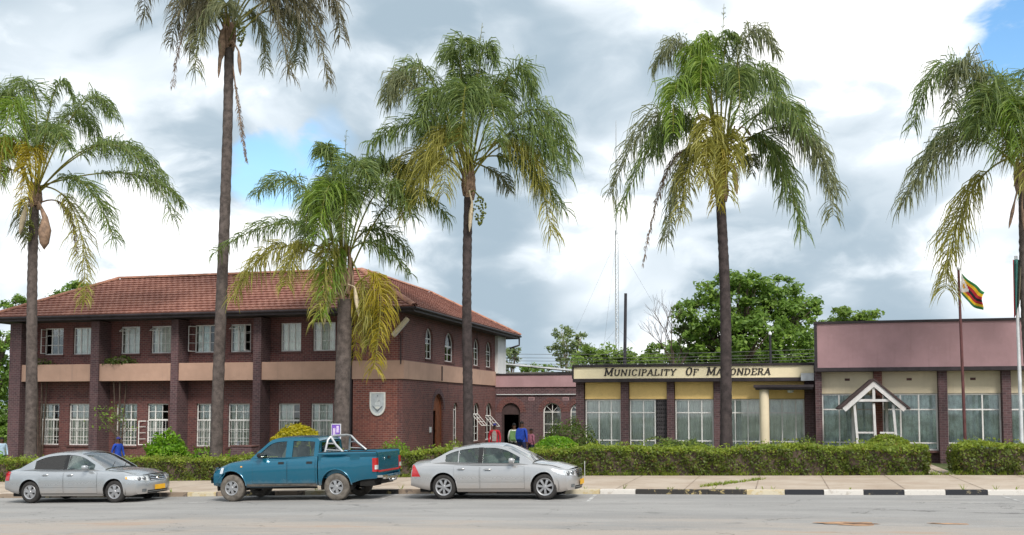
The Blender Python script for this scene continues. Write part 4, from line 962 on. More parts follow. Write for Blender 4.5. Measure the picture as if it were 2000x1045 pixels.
def palm(label, base_px, top_px, Y, fronds, rad=(.26, .19), trunk_mat='palm_trunk', leaf=.75, extras=(), spear=None, shaft=1.0, droop=1., width=.036, crownlen=.9):
    b = at(*base_px, Y); tp = at(*top_px, Y); z0 = g(b.x)+.08
    th = thing('palm_tree', label, 'palm tree', (b.x, Y, z0), 'queen palms along the frontage')
    rad = (rad[0]*.93, rad[1]*.93); hgt = tp.z-z0; n = 70; pts = []; rr = []
    for i in range(n+1):
        q = i/n; x = b.x+(tp.x-b.x)*q+.05*math.sin(q*5+b.x); pts.append((x-b.x, .04*math.sin(q*4), q*hgt-.05 if i == 0 else q*hgt))
        rr.append(rad[0]+(rad[1]-rad[0])*q+.16*math.exp(-q*hgt/.35)+.005*((i % 2)*2-1)+random.uniform(-.006, .006))
    MB().tube(pts, rr, 12).build('trunk', trunk_mat, th, None, True, smooth=60)
    T = Vector((tp.x-b.x, 0, hgt))
    # leaf bases clasping the top of the trunk
    cs = MB()
    for i in range(14):
        a_ = i*2.4; q = i/14; c0 = T+Vector((math.cos(a_)*rad[1]*.7, math.sin(a_)*rad[1]*.7, -.1+q*.5*shaft)); c1 = T+Vector((math.cos(a_)*rad[1]*(1.25-.5*q), math.sin(a_)*rad[1]*(1.25-.5*q), .55*shaft+q*.7*shaft))
        cs.tube([c0, (c0+c1)/2+Vector((math.cos(a_), math.sin(a_), 0))*.06, c1], [.10, .075, .04], 6)
    cs.build('leaf_bases', 'pod', th, None, True, smooth=60)
    for i, fr_ in enumerate(fronds):
        mx_, my_, tx_, ty_, dyy, kind = fr_[:6]; lf = fr_[6] if len(fr_) > 6 else 1.
        pm = at(mx_, my_, Y); p2 = at(tx_, ty_, Y); org = Vector((b.x, Y, z0))
        hz = rng.uniform(.25, crownlen)*shaft if ty_ < 9999 else 0
        if kind in 'dy' : hz = .15
        dirv_ = Vector((pm.x-tp.x, 0, 0)); sgn = max(-1, min(1, dirv_.x))
        p0 = T+Vector((sgn*rad[1]*.6, dyy*.05, hz))
        pm = pm-org+Vector((0, dyy*.55, .18 if kind != 'd' and ty_ > my_+90 else 0)); p2 = p2-org+Vector((0, dyy, 0))
        if kind != 'd' and p2.z < pm.z: p2.z += min(.5*leaf*lf, (pm.z-p2.z)*.5); p2.x -= max(-1, min(1, p2.x-pm.x))*.22
        length = (pm-p0).length+(p2-pm).length
        nn = int(max(34, min(84, length*20)))
        st_ = .24 if length > 3 else .16
        if kind == 'd': mesh = frond_mesh(p0, pm, p2, 'fr_dead', nn, leaf*.55*lf, width*.8, 1.6, .3, rach='pod')
        else: mesh = frond_mesh(p0, pm, p2, KM_[kind], nn, 1.78*leaf*lf*rng.uniform(.85, 1.15), width, droop*.95, st_+.04)
        link('frond', mesh, th, None, True)
    if spear:
        p2 = at(*spear, Y)-Vector((b.x, Y, z0)); p0 = T+Vector((0, 0, .8)); pm = (p0+p2)/2+Vector((-.04, 0, 0))
        link('spear_leaf', frond_mesh(p0, pm, p2, 'fr_grey', 30, .30, .022, .9, .72, stem_r=.026, upright=True), th, None, True)
    for ex in extras:
        kind, px, py, ln, wd = ex[:5]; dxx = ex[5] if len(ex) > 5 else 0; q = at(px, py, Y-.4)-Vector((b.x, Y, z0)); mat = {'pod': 'pod', 'pale': 'pod_pale', 'fruit': 'fruit'}[kind]
        if kind == 'fruit':
            fb = MB(); st0 = T+Vector((0, -.1, .1)); fb.tube([st0, (st0+q)/2+Vector((0, 0, .2)), q], [.03, .025, .03], 6)
            for i in range(110):
                zz = random.random(); rr_ = wd*math.sin(math.pi*min(.98, zz*.85+.12))*random.uniform(.5, 1); a_ = random.uniform(0, 6.28)
                c_ = q+Vector((rr_*math.cos(a_), rr_*math.sin(a_), -zz*ln)); r_ = .045
                fb.add([c_+Vector(v)*r_ for v in ((1, 0, 0), (-1, 0, 0), (0, 1, 0), (0, -1, 0), (0, 0, 1), (0, 0, -1))], [(0, 2, 4), (2, 1, 4), (1, 3, 4), (3, 0, 4), (2, 0, 5), (1, 2, 5), (3, 1, 5), (0, 3, 5)])
            fb.build('fruit_cluster', mat, th, None, True)
        else:
            pb = MB(); st0 = T+Vector((0, -.12, .05)); pp = [st0, Vector((q.x*.6+st0.x*.4, q.y, max(q.z, st0.z)+.1)), q, q+Vector((dxx*.4, 0, -ln*.4)), q+Vector((dxx*.8, 0, -ln*.8)), q+Vector((dxx, 0, -ln))]
            pb.tube(pp, [.03, .03, wd*.45, wd, wd*.7, .01], 8); pb.build('flower_sheath', mat, th, None, True, smooth=60)
    return th
palm('palm with a yellowing frond hanging before the first bays of the brick office', (57, 893), (68, 405), 36,
     [(55, 175, -15, 205, .5, 'g'), (35, 200, -20, 300, -.8, 'g'), (150, 200, 212, 236, .6, 'g'), (195, 275, 300, 350, 1., 'g'), (215, 290, 341, 440, .2, 'g', 1.1), (165, 365, 248, 492, -.6, 'g'), (225, 330, 320, 400, 1.6, 'g'),
      (150, 425, 182, 605, -.3, 'o', .95), (5, 270, -90, 330, .6, 'g'), (-10, 310, -110, 420, -.4, 'g'), (15, 350, -60, 470, -.8, 'o'), (72, 225, 72, 400, -2.2, 'b', 1.1), (45, 310, 12, 455, -2., 'o', 1.1), (100, 310, 110, 430, -1.9, 'y', .9),
      (60, 300, 48, 430, -2.3, 'y', .9), (125, 270, 200, 330, -1.8, 'g'), (100, 210, 150, 280, 2., 'g'), (40, 240, -20, 260, 2.2, 'g'), (90, 170, 122, 195, 1., 'g', .5), (110, 400, 118, 490, 1., 'd'), (40, 405, 28, 480, .8, 'r', .8)],
     (.27, .2), extras=(('pale', 50, 405, 1.15, .13, -.25), ('pod', 88, 425, 1.35, .26, .0), ('fruit', 58, 430, .9, .22)))
palm('tallest palm with thin bare trunk and browning ragged crown above the brick office roof', (423, 893), (447, 95), 36,
     [(375, -5, 316, 98, .3, 'w', 1.1), (385, 25, 345, 172, -.3, 'd', 1.2), (415, 25, 387, 128, -.8, 'w'), (425, 45, 410, 170, -1.2, 'r'), (520, 0, 580, 165, -.3, 'w', 1.15), (565, 5, 645, 170, .3, 'w', 1.15), (600, -25, 662, 78, .6, 'w', 1.1),
      (485, 30, 505, 132, .8, 'r', .8), (310, -65, 250, 32, .8, 'w'), (470, 35, 500, 60, -2., 'r'), (400, -80, 330, -70, .6, 'r'), (500, -90, 570, -100, .4, 'r'), (450, -120, 440, -190, .2, 'r'), (350, -60, 260, -40, -1., 'r'), (560, -70, 660, -50, -1., 'r'),
      (430, -40, 400, 60, -2.2, 'w'), (480, -50, 520, 40, -2.2, 'w'), (540, -30, 600, 20, 1.8, 'w'), (370, -40, 320, 10, 1.9, 'w'), (467, 210, 484, 318, -.1, 'd', .7), (545, 20, 560, 120, 1.2, 'r')],
     (.26, .20), trunk_mat='palm_trunk', leaf=.66, extras=(('fruit', 470, 42, 1.0, .22), ('pod', 434, 60, 1.2, .17), ('pod', 466, 100, 1.0, .08, .1), ('pod', 432, 90, 1.3, .08, -.1)), droop=1.2, shaft=1.3)
palm('shortest palm with bright fronds hanging low over the brick office eaves', (668, 868), (672, 585), 35.6,
     [(585, 362, 474, 384, .5, 'g'), (580, 440, 424, 512, -.5, 'g', .9), (560, 495, 470, 606, -.9, 'o'), (608, 495, 590, 590, -1.5, 'o'), (640, 320, 612, 290, .6, 'g', .8), (655, 340, 645, 290, -.4, 'g', .8), (725, 330, 790, 330, 1., 'g'), (770, 385, 874, 436, .5, 'g', 1.05),
      (755, 370, 830, 450, -.8, 'g', 1.1), (730, 475, 803, 548, .3, 'g', .9), (745, 560, 742, 735, -.6, 'y', .85), (718, 590, 728, 690, -.3, 'o', .85), (690, 590, 690, 705, .2, 'y', .7), (676, 385, 668, 500, -2.2, 'b', 1.2), (650, 400, 640, 480, -2., 'g'), (700, 400, 715, 500, -2., 'g', 1.1),
      (662, 500, 655, 645, -1.6, 'o', .95), (676, 520, 668, 640, -1.7, 'b', .8), (690, 330, 720, 310, 1.5, 'g'), (620, 410, 540, 470, 1.8, 'g'), (710, 440, 780, 500, 1.6, 'g'), (640, 370, 590, 350, 1.6, 'g'), (700, 350, 760, 380, -1.4, 'g')],
     (.33, .30), trunk_mat='palm_trunk', spear=(676, 258), extras=(('pale', 644, 570, 1.25, .10, -.2), ('pale', 692, 560, 1.15, .09, .2)), shaft=1.7, crownlen=1.25, leaf=.7)
palm('palm with full arching crown and green fruit cluster, in front of the brick side wall', (912, 870), (915, 385), 36,
     [(895, 130, 868, 105, .4, 'g', .8), (935, 110, 965, 120, .5, 'g', .8), (830, 140, 744, 212, .2, 'g'), (815, 175, 770, 230, -.9, 'r'), (830, 245, 722, 305, -.4, 'g'), (820, 310, 752, 405, .3, 'o'), (855, 330, 790, 455, -.8, 'o', 1.1), (995, 140, 1046, 205, .4, 'g'), (1035, 222, 1124, 330, .3, 'g', 1.15),
      (1030, 265, 1112, 365, -.6, 'g', 1.15), (1015, 300, 1092, 482, -.3, 'o', 1.15), (1000, 320, 1105, 425, .6, 'g', 1.1), (965, 335, 988, 372, .9, 'r', .5), (885, 285, 842, 430, -1.8, 'o', 1.1), (905, 280, 900, 420, -2.1, 'o', 1.1), (930, 200, 935, 330, -2.2, 'g', 1.1), (880, 200, 850, 290, -1.9, 'g', 1.1), (965, 220, 1000, 320, -1.8, 'g', 1.1),
      (900, 150, 880, 230, 1.6, 'g'), (950, 150, 985, 230, 1.7, 'g'), (860, 220, 790, 270, 1.8, 'g'), (985, 260, 1060, 300, 1.9, 'g'), (905, 120, 925, 100, -.6, 'g', .8)],
     (.21, .18), spear=(942, 45), extras=(('fruit', 937, 385, 1.05, .26), ('pale', 922, 395, 1.1, .09, -.1)), trunk_mat='palm_trunk_dark', crownlen=1.6, shaft=1.15, leaf=.8)
palm('palm with wide drooping crown standing before the municipal lettering', (1422, 875), (1408, 388), 36,
     [(1345, 95, 1262, 155, .2, 'r'), (1450, 85, 1530, 118, .3, 'r'), (1370, 110, 1345, 200, -.8, 'b', .9), (1480, 150, 1532, 230, -.6, 'g'), (1300, 225, 1182, 395, .2, 'r', 1.1), (1320, 250, 1205, 435, -.5, 'g', 1.1), (1325, 300, 1256, 512, .1, 'd', 1.), (1345, 320, 1293, 500, -.7, 'r', 1.05), (1365, 310, 1330, 455, -1.4, 'o'),
      (1530, 228, 1644, 390, .3, 'r', 1.1), (1555, 268, 1640, 442, -.3, 'r', 1.05), (1500, 298, 1577, 470, -.4, 'g'), (1490, 275, 1550, 400, .9, 'g'), (1460, 300, 1470, 335, 1., 'r', .5), (1390, 260, 1385, 400, -2.1, 'o', 1.1), (1420, 290, 1425, 420, -2., 'o'), (1340, 190, 1320, 300, -1.8, 'b', .9), (1380, 150, 1375, 260, -1.9, 'b', .9),
      (1440, 170, 1450, 280, -1.9, 'g'), (1500, 220, 1580, 300, -1.6, 'g', 1.1), (1370, 130, 1330, 160, 1.4, 'g'), (1430, 130, 1480, 180, 1.5, 'g'), (1330, 230, 1260, 300, 1.6, 'g'), (1390, 95, 1375, 95, .2, 'b', .8), (1400, 300, 1405, 430, -1.7, 'y', .7), (1415, 115, 1440, 90, -.5, 'g', .7)],
     (.23, .18), spear=(1414, 8), trunk_mat='palm_trunk_dark', extras=(('pod', 1433, 320, 1.1, .10, .1), ('fruit', 1447, 282, .4, .3), ('pod', 1455, 250, .3, .06, .2)), crownlen=1.7, shaft=1.1, leaf=.72, droop=1.25)
palm('palm partly behind the second flagpole with long frond hanging beside the striped flag', (2024, 880), (1998, 372), 36,
     [(1870, 135, 1772, 265, .2, 'g'), (1895, 150, 1840, 250, -.8, 'r'), (1875, 285, 1748, 425, -.2, 'r', 1.1), (1895, 390, 1835, 590, .2, 'o', 1.15), (1900, 235, 1800, 320, .8, 'g'), (1950, 150, 1895, 165, .6, 'g', .8), (1950, 240, 1930, 350, -1.9, 'g', 1.1), (1975, 230, 1965, 350, -2.1, 'b'), (1935, 200, 1880, 300, -1.5, 'g', 1.1),
      (2080, 150, 2160, 260, .2, 'g'), (2080, 260, 2200, 400, -.3, 'g'), (2070, 330, 2140, 520, .3, 'o'), (2010, 150, 2050, 160, .5, 'g'), (2020, 230, 2050, 350, -1.9, 'g'), (1960, 170, 1920, 260, 1.5, 'g'), (2030, 180, 2090, 270, 1.5, 'g'), (1980, 290, 1985, 400, -1.8, 'o')],
     (.23, .19), extras=(('pod', 1982, 392, .9, .06, -.2), ('pod', 1996, 405, 1., .06, .1)), crownlen=1.5, leaf=.78)
# small cycad behind the hedge
c_ = at(1335, 862, 36.3); cy = thing('cycad', 'low feathery cycad above the hedge before the office windows', 'plant', (c_.x, 36.3, g(c_.x)+.1))
MB().tube([(0, 0, -.05), (0, 0, .35), (0, 0, .55)], [.14, .15, .08], 10).build('trunk', 'bark', cy, None, True)
for i in range(13):
    a_ = i*2.4; r_ = random.uniform(.7, 1.25); e = random.uniform(.2, 1.)
    link('frond', frond_mesh((0, 0, .5), (r_*.6*math.cos(a_), r_*.6*math.sin(a_), .75+.35*e), (r_*1.15*math.cos(a_), r_*1.15*math.sin(a_), .45+.65*e), 'fr_green' if i % 3 else 'fr_bright', 26, .2, .03, .25, .12, stem_r=.014), cy, None, True)

# ---- broadleaf trees
def tree(name, label, X, Y, trunk_h, blobs, leaf_mat_, lsize=.28, nper=900, group='trees behind the offices', bark_='bark', tr=.22, inner=True):
    """blobs: (dx, dy, z, rx, rz) clumps of foliage about the trunk"""
    z0 = g(max(-80, min(60, X)))+.05
    th = thing(name, label, 'tree', (X, Y, z0), group)
    tb = MB(); top = max(b[2] for b in blobs)
    tb.tube([(0, 0, -.2), (.08, 0, trunk_h*.5), (.0, .1, trunk_h)], [tr*1.2, tr, tr*.8], 9)
    V = []
    for bx, by, bz, rx, rz in blobs:
        mid = Vector((bx*.45, by*.45, trunk_h+(bz-trunk_h)*.5+.2))
        tb.tube([(0, .1, trunk_h-.2), mid, (bx, by, bz)], [tr*.6, tr*.35, tr*.12], 6)
        for i in range(5):
            a_ = random.uniform(0, 6.28); tb.tube([mid, (bx+rx*.5*math.cos(a_), by+rx*.5*math.sin(a_), bz+rz*random.uniform(-.3, .7))], [tr*.2, tr*.05], 5, caps=False)
        ns = max(10, int(11*rx*rx)); cen = unit(rng.normal(0, 1, (ns, 3)))*rng.uniform(.45, 1., (ns, 1))**.5*np.array([rx, rx, rz])+np.array([bx, by, bz])
        m_ = int(nper*rx*rx/ns*1.5)+8
        for c in cen:
            sr = rng.uniform(.3, .62)*min(rx, .9)
            u = unit(rng.normal(0, 1, (m_, 3))); P = c+u*sr*rng.uniform(.25, 1.1, (m_, 1))*np.array([1.15, 1.15, .75])
            N = u*.6+np.array([0, -.15, .7]); V.append(leaves(P, N, lsize, .7, .5))
    tb.build('trunk', bark_, th, None, True, smooth=60)
    cro = link('crown', quad_mesh('crown', np.concatenate(V), leaf_mat_), th, None, True)
    return th
def blobs_px(cx, Y, lst):
    X = at(cx, 700, Y).x; z0 = g(max(-80, min(60, X)))+.05; res = []
    for px, py, r, dyy in lst:
        q = at(px, py, Y+dyy); k = (Y+dyy)/ray(px, py).y/FPX; res.append((q.x-X, dyy, q.z-z0, r*k, r*k*.8))
    return X, res
X, bl = blobs_px(1440, 62, [(1440, 590, 75, 0), (1370, 620, 55, -1), (1500, 610, 70, 1), (1560, 620, 45, 0), (1400, 660, 70, -1), (1480, 665, 80, -2), (1555, 675, 60, 0), (1520, 570, 45, 1), (1400, 570, 40, 0), (1460, 565, 40, -1), (1345, 670, 45, 0), (1575, 590, 28, 1), (1530, 700, 60, 1), (1440, 700, 60, 1), (1590, 690, 40, 2), (1380, 700, 45, 1), (1500, 712, 45, 3), (1560, 712, 45, 3), (1440, 715, 45, 3)])
tree('shade_tree', 'large spreading green tree rising behind the lettered municipal office', X, 62, 3.4, bl, 'tree_leaf', .28, 360, tr=.4)
X, bl = blobs_px(1660, 70, [(1650, 635, 40, 0), (1700, 628, 32, 0), (1620, 650, 40, 0), (1680, 650, 40, 1)])
tree('shade_tree', 'green tree top peeping over the rose parapet', X, 70, 4, bl, 'tree_leaf_b', .30, 520, tr=.3)
X, bl = blobs_px(1108, 75, [(1105, 665, 26, 0), (1090, 690, 22, 0), (1128, 680, 20, 0), (1100, 650, 16, 0), (1135, 660, 12, 0), (1115, 705, 22, 0)])
tree('gum_tree', 'slender pale gum tree standing above the link parapet', X, 75, 3.2, bl, 'gum_leaf', .24, 260, bark_='pod_pale', tr=.14)
X, bl = blobs_px(1165, 66, [(1165, 700, 40, 0), (1190, 705, 34, 0), (1145, 710, 30, 0), (1250, 705, 40, 0), (1225, 710, 30, 0)])
tree('leafy_tree', 'light green leafy tree behind the left end of the lettered fascia', X, 66, 2.4, bl, 'tree_leaf_b', .24, 520, tr=.2)
X, bl = blobs_px(1300, 68, [(1300, 700, 40, 0), (1275, 705, 30, 0), (1330, 695, 36, 0)])
tree('leafy_tree', 'yellowish-green tree behind the lettered fascia beside the bare twiggy tree', X, 68, 2.4, bl, 'tree_leaf_b', .24, 520, tr=.2)
X, bl = blobs_px(998, 80, [(990, 700, 22, 0), (1000, 690, 14, 0), (985, 715, 18, 0), (1008, 685, 8, 0)])
tree('gum_tree', 'dark sparse gum tree beside the white rear return of the brick office', X, 80, 3., bl, 'gum_leaf', .24, 240, tr=.15)
X, bl = blobs_px(1045, 85, [(1040, 722, 18, 0), (1020, 724, 14, 0), (1072, 722, 14, 0)])
tree('leafy_tree', 'low distant green tree line just above the link parapet', X, 85, 3., bl, 'tree_leaf', .24, 420, tr=.15)
X, bl = blobs_px(-20, 52, [(-10, 680, 40, 0), (5, 740, 45, 0), (-30, 800, 60, 0), (0, 840, 45, 0), (-60, 720, 70, 0), (12, 660, 22, 0)])
tree('shade_tree', 'bright green tree past the far end wall of the brick office', X, 52, 2., bl, 'tree_leaf', .26, 520, tr=.3)
X, bl = blobs_px(148, 64, [(148, 568, 22, 0), (175, 575, 20, 0), (30, 595, 26, 0), (120, 585, 20, 0)])
tree('shade_tree', 'tree top showing just above the tiled ridge of the brick office', X, 64, 4.5, bl, 'tree_leaf', .26, 520, tr=.3)
# bare twiggy tree
c_ = at(1322, 700, 60); bt = thing('bare_tree', 'bare leafless twiggy tree beside the large green tree', 'tree', (c_.x, 60, g(c_.x)), 'trees behind the offices')
tw = MB()
def twig(p, d, ln, r, dep):
    e = p+d*ln; tw.tube([p, (p+e)/2+Vector((random.uniform(-.1, .1), 0, 0))*ln*.3, e], [r, r*.8, r*.6], 5, caps=False)
    if dep:
        for i in range(3): twig(p+d*ln*random.uniform(.55, 1), (d+Vector((random.uniform(-.7, .7), random.uniform(-.6, .6), random.uniform(-.1, .5)))).normalized(), ln*random.uniform(.5, .75), r*.55, dep-1)
twig(Vector((0, 0, -.1)), Vector((-.04, 0, 1)), 4.0, .12, 5); tw.build('trunk', 'bark', bt, None, True)
# young sparse tree before the brick office
c_ = at(237, 880, 36.4); yt = thing('young_tree', 'thin sparse young tree before the lower windows of the brick office', 'tree', (c_.x, 36.4, g(c_.x)+.08))
tw = MB(); tips = []
def twig2(p, d, ln, r, dep):
    e = p+d*ln; tw.tube([p, (p+e)/2+Vector((random.uniform(-.1, .1), 0, .05))*ln*.4, e], [r, r*.85, r*.7], 5, caps=False)
    if dep == 0 or random.random() < .25: tips.append(e)
    if dep:
        for i in range(3): twig2(p+d*ln*random.uniform(.6, 1), (d*.8+Vector((random.uniform(-.8, .8), random.uniform(-.6, .6), random.uniform(-.2, .5)))).normalized(), ln*random.uniform(.5, .75), r*.6, dep-1)
twig2(Vector((0, 0, -.05)), Vector((.02, 0, 1)), 1.5, .05, 3)
tw.build('trunk', 'bark', yt, None, True)
tp = np.array([tuple(q) for q in tips]); PP = np.repeat(tp, 7, 0)+rng.normal(0, .13, (len(tp)*7, 3))
link('crown', quad_mesh('crown', leaves(PP, np.tile([0, -.3, .6], (len(PP), 1)), .12, .8, .5), 'tree_leaf_b'), yt, None, True)

# ------------------------------------------------------------------ poles, mast, wires, flags
def pole(name, label, cat, px0, py0, px1, py1, Y, r, mat, group=None, name2='shaft', to_ground=True):
    a_, b_ = at(px0, py0, Y), at(px1, py1, Y); z0 = g(max(-80, min(60, a_.x)))-.05
    th = thing(name, label, cat, (a_.x, Y, z0), group)
    MB().tube([(a_.x, Y, z0), (b_.x, Y, b_.z)], [r, r*.75], 10).build(name2, mat, th, smooth=60); return th, b_
po1, _ = pole('utility_pole', 'tall dark wooden pole behind the lettered municipal office', 'pole', 1217, 712, 1222, 573, 62, .12, 'pole_dark')
po2, tq = pole('lamp_pole', 'short pole with a pale lamp before the large green tree', 'pole', 1506, 700, 1504, 655, 56, .08, 'pole_dark')
MB().lathe([(.001, 0), (.08, .02), (.10, .1), (.04, .2), (.001, .22)], 12, 'z', (tq.x, 56, tq.z)).build('lamp', 'metal_white', po2, smooth=60)
# guyed lattice radio mast
MY = 120.; a_ = at(1205, 700, MY); tpz = at(1207, 235, MY).z; ms = thing('radio_mast', 'slender guyed lattice radio mast far behind the offices', 'mast', (a_.x, MY, g(a_.x)))
lt = MB(); R3 = .22; ztop_l = at(1205, 450, MY).z
for k in range(3):
    q = k*2.094; lt.tube([(a_.x+R3*math.cos(q), MY+R3*math.sin(q), 0), (a_.x+R3*math.cos(q), MY+R3*math.sin(q), ztop_l)], .045, 5)
nz = int(ztop_l/.6)
for i in range(nz):
    for k in range(3):
        q, q2 = k*2.094, (k+1)*2.094; z_ = i*.6
        lt.tube([(a_.x+R3*math.cos(q), MY+R3*math.sin(q), z_), (a_.x+R3*math.cos(q2), MY+R3*math.sin(q2), z_+.6)], .014, 4, caps=False)
lt.build('lattice', 'metal_grey', ms)
MB().tube([(a_.x, MY, ztop_l-.5), (a_.x+.05, MY, tpz*.9), (a_.x+.06, MY, tpz)], [.08, .07, .03], 6).box(a_.x-.05, a_.x+.15, MY-.1, MY+.1, tpz*.86, tpz*.87).build('antenna', 'metal_grey', ms)
gw = MB()
for k in range(3):
    q = k*2.094+.5
    for zz in (ztop_l*.95, ztop_l*.5): gw.tube([(a_.x, MY, zz), (a_.x+14*math.cos(q), MY+14*math.sin(q), 0)], .010, 4)
gw.build('guy_wire', 'wire', ms)
# overhead wires behind the offices
for i, (ya, yb_) in enumerate(((690, 680), (697, 688), (703, 694), (709, 700), (714, 706))):
    p0, p1 = at(900, ya, 57+i*.25), at(1640, yb_, 57+i*.25); pts = []
    for k in range(13): q = k/12; pts.append(Vector(p0)*(1-q)+Vector(p1)*q+Vector((0, 0, -.35*4*q*(1-q)*.5)))
    wo = MB().tube(pts, .013, 5).build('overhead_wire', 'wire'); tag(wo, ('topmost', 'second from the top', 'middle', 'second from the bottom', 'lowest')[i]+' of five thin overhead wires behind the office roofs', 'wire', 'overhead wires behind the roofs')
for px in (905, 1636):
    a_ = at(px, 700, 57.5); th = thing('utility_pole', 'wooden pole carrying the overhead wires hidden beyond the ' + ('brick office' if px < 1000 else 'rose parapet'), 'pole', (a_.x, 57.5, g(a_.x)))
    MB().tube([(0, 0, -.1), (0, 0, at(px, 690, 57.5).z+.15-g(a_.x))], [.12, .09], 9).build('shaft', 'pole_dark', th, None, True)
    MB().box(-.06, .06, -.75, .75, at(px, 695, 57.5).z-g(a_.x)-.1, at(px, 695, 57.5).z-g(a_.x)).build('cross_arm', 'pole_dark', th, None, True)
# flags
def cloth(P, nu, nv):   # P(u,v)->Vector; returns list of verts grid
    return [P(i/nu, j/nv) for i in range(nu+1) for j in range(nv+1)], lambda i, j: i*(nv+1)+j
fp1, tq = pole('flagpole', 'dark red flagpole flying the striped flag beside the hedge', 'flagpole', 1886, 868, 1872, 528, 36.4, .055, 'pole_brown', 'flagpoles before the rose parapet office')
MB().lathe([(.001, -.03), (.06, .0), (.06, .05), (.001, .09)], 10, 'z', (tq.x, 36.4, tq.z+.02)).build('finial', 'metal_white', fp1, smooth=60)
FY = 36.4
ft = at(1874, 534, FY); fb_ = at(1877, 585, FY); fe = at(1921, 590, FY)
fth = thing('flag', 'green, yellow, red and black striped flag drooping from the dark red pole', 'flag', (ft.x+.07, FY, fb_.z))
hoistT = Vector((ft.x+.07, FY-.02, ft.z)); hoistB = Vector((fb_.x+.0, FY-.02, at(1877, 572, FY).z)); flyT = Vector((fe.x, FY-.25, at(1916, 572, FY).z)); flyB = Vector((at(1914, 590, FY).x, FY-.1, at(1914, 607, FY).z))
def FP(u, v):   # u along fly, v from top to bottom
    p = (hoistT*(1-u)+flyT*u)*(1-v)+(hoistB*(1-u)+flyB*u)*v
    return p+Vector((.05*math.sin(v*5+u*3)*u, .12*math.sin(u*9+v*2)*(.3+u), -.10*math.sin(u*math.pi)*(.5+v*.5)))
NU, NV = 18, 14
stripes = ['f_green', 'f_yellow', 'f_red', 'f_black', 'f_red', 'f_yellow', 'f_green']
vs, ix = cloth(FP, NU, NV); fs = []; mi = []
for i in range(NU):
    for j in range(NV):
        uc, vc = (i+.5)/NU, (j+.5)/NV; tri = uc < .36*(1-abs(vc-.5)*2)
        fs.append((ix(i, j), ix(i+1, j), ix(i+1, j+1), ix(i, j+1))); mi.append(7 if tri else min(6, int(vc*7)))
fm = MB(); fm.v = [tuple(q) for q in vs]; fm.f = fs; fm.m = mi
fc = fm.build('cloth', stripes+['f_white'], fth, smooth='all', recalc=False)
sol = fc.modifiers.new('thick', 'SOLIDIFY'); sol.thickness = .006
stv = [FP(.12+.085*(1 if k % 2 == 0 else .45)*math.cos(k*math.pi/5), .5+.13*(1 if k % 2 == 0 else .45)*math.sin(k*math.pi/5))+Vector((0, -.012, 0)) for k in range(10)]
MB().add(stv+[FP(.12, .5)+Vector((0, -.012, 0))], [(10, k, (k+1) % 10) for k in range(10)]).build('star', 'f_red', fth, recalc=False)
bd = [(.09, .42), (.12, .38), (.15, .44), (.13, .48), (.15, .56), (.16, .60), (.08, .60), (.10, .52)]
MB().add([FP(*q)+Vector((0, -.02, 0)) for q in bd], [tuple(range(8))]).build('bird_emblem', 'f_yellow', fth, recalc=False)
fp2, tq2 = pole('flagpole', 'pale metal flagpole with furled green flag in front of the palm', 'flagpole', 1996, 868, 1984, 500, 36.1, .065, 'metal_white', 'flagpoles before the rose parapet office')
f2 = thing('flag', 'limp furled teal and red flag hanging from the pale metal pole', 'flag', (tq2.x+.1, 36.1, at(1980, 622, 36.1).z))
def FP2(u, v):
    x = at(1977, 520, 36.1).x+(at(1998, 520, 36.1).x-at(1977, 520, 36.1).x)*u*(1-.35*v); z_ = at(1980, 508, 36.1).z*(1-v)+at(1980, 622-40*u, 36.1).z*v
    return Vector((x, 35.98+.07*math.sin(u*14+v*2), z_))
vs, ix = cloth(FP2, 16, 10); fm = MB(); fm.v = [tuple(q) for q in vs]
for i in range(16):
    for j in range(10): fm.f.append((ix(i, j), ix(i+1, j), ix(i+1, j+1), ix(i, j+1))); fm.m.append(0 if i < 2 else (1 if i < 8 else 2))
fc = fm.build('cloth', ['f_red', 'f_teal', 'f_olive'], f2, smooth='all', recalc=False); sol = fc.modifiers.new('thick', 'SOLIDIFY'); sol.thickness = .006
# poster board, brick plinth, thin stake by the bonnet
c_ = at(657, 845, 34.9); pb = thing('poster_board', 'purple printed poster board on a post beside the short palm', 'sign', (c_.x, 34.9, g(c_.x)+.05))
MB().box(-.03, .03, 0, .06, 0, c_.z-g(c_.x)-.3).build('post', 'metal_grey', pb, None, True)
zc_ = c_.z-g(c_.x)
bo = MB().box(-.19, .19, -.04, -.002, zc_-.3, zc_+.28).build('board', 'metal_white', pb, None, True)
MB().box(-.165, .165, -.046, -.041, zc_-.27, zc_+.25).build('print', 'poster', bo, None, True)
MB().box(-.12, -.02, -.052, -.047, zc_-.15, zc_+.12).box(.02, .12, -.0521, -.0471, zc_-.05, zc_+.2).build('print_detail', 'poster_light', bo, None, True)
c_ = at(478, 872, 36.2); pn = thing('brick_plinth', 'low dark brick plinth behind the bonnet of the blue pickup', 'plinth', (c_.x, 36.2, g(c_.x)))
MB().box(-.45, .45, -.3, .3, -.1, c_.z-g(c_.x)).build('body', 'brick_dark', pn, None, True); MB().box(-.48, .48, -.33, .33, c_.z-g(c_.x)+.002, c_.z-g(c_.x)+.05).build('cap', 'sill', pn, None, True)
MB().tube([(-.3, 0, c_.z-g(c_.x)+.05), (-.28, 0, c_.z-g(c_.x)+.16), (-.18, -.05, c_.z-g(c_.x)+.18)], [.06, .05, .03], 8).build('tap_head', 'shield_mark', pn, None, True)
c_ = at(1142, 905, 32.6); sk = tag(MB().tube([(0, 0, -.02), (0, 0, .5)], .008, 6).build('marker_stake', 'metal_white', None, Matrix.Translation((c_.x, 32.6, g(c_.x)+.118))), 'thin pale stake on the pavement edge by the hedge', 'stake')
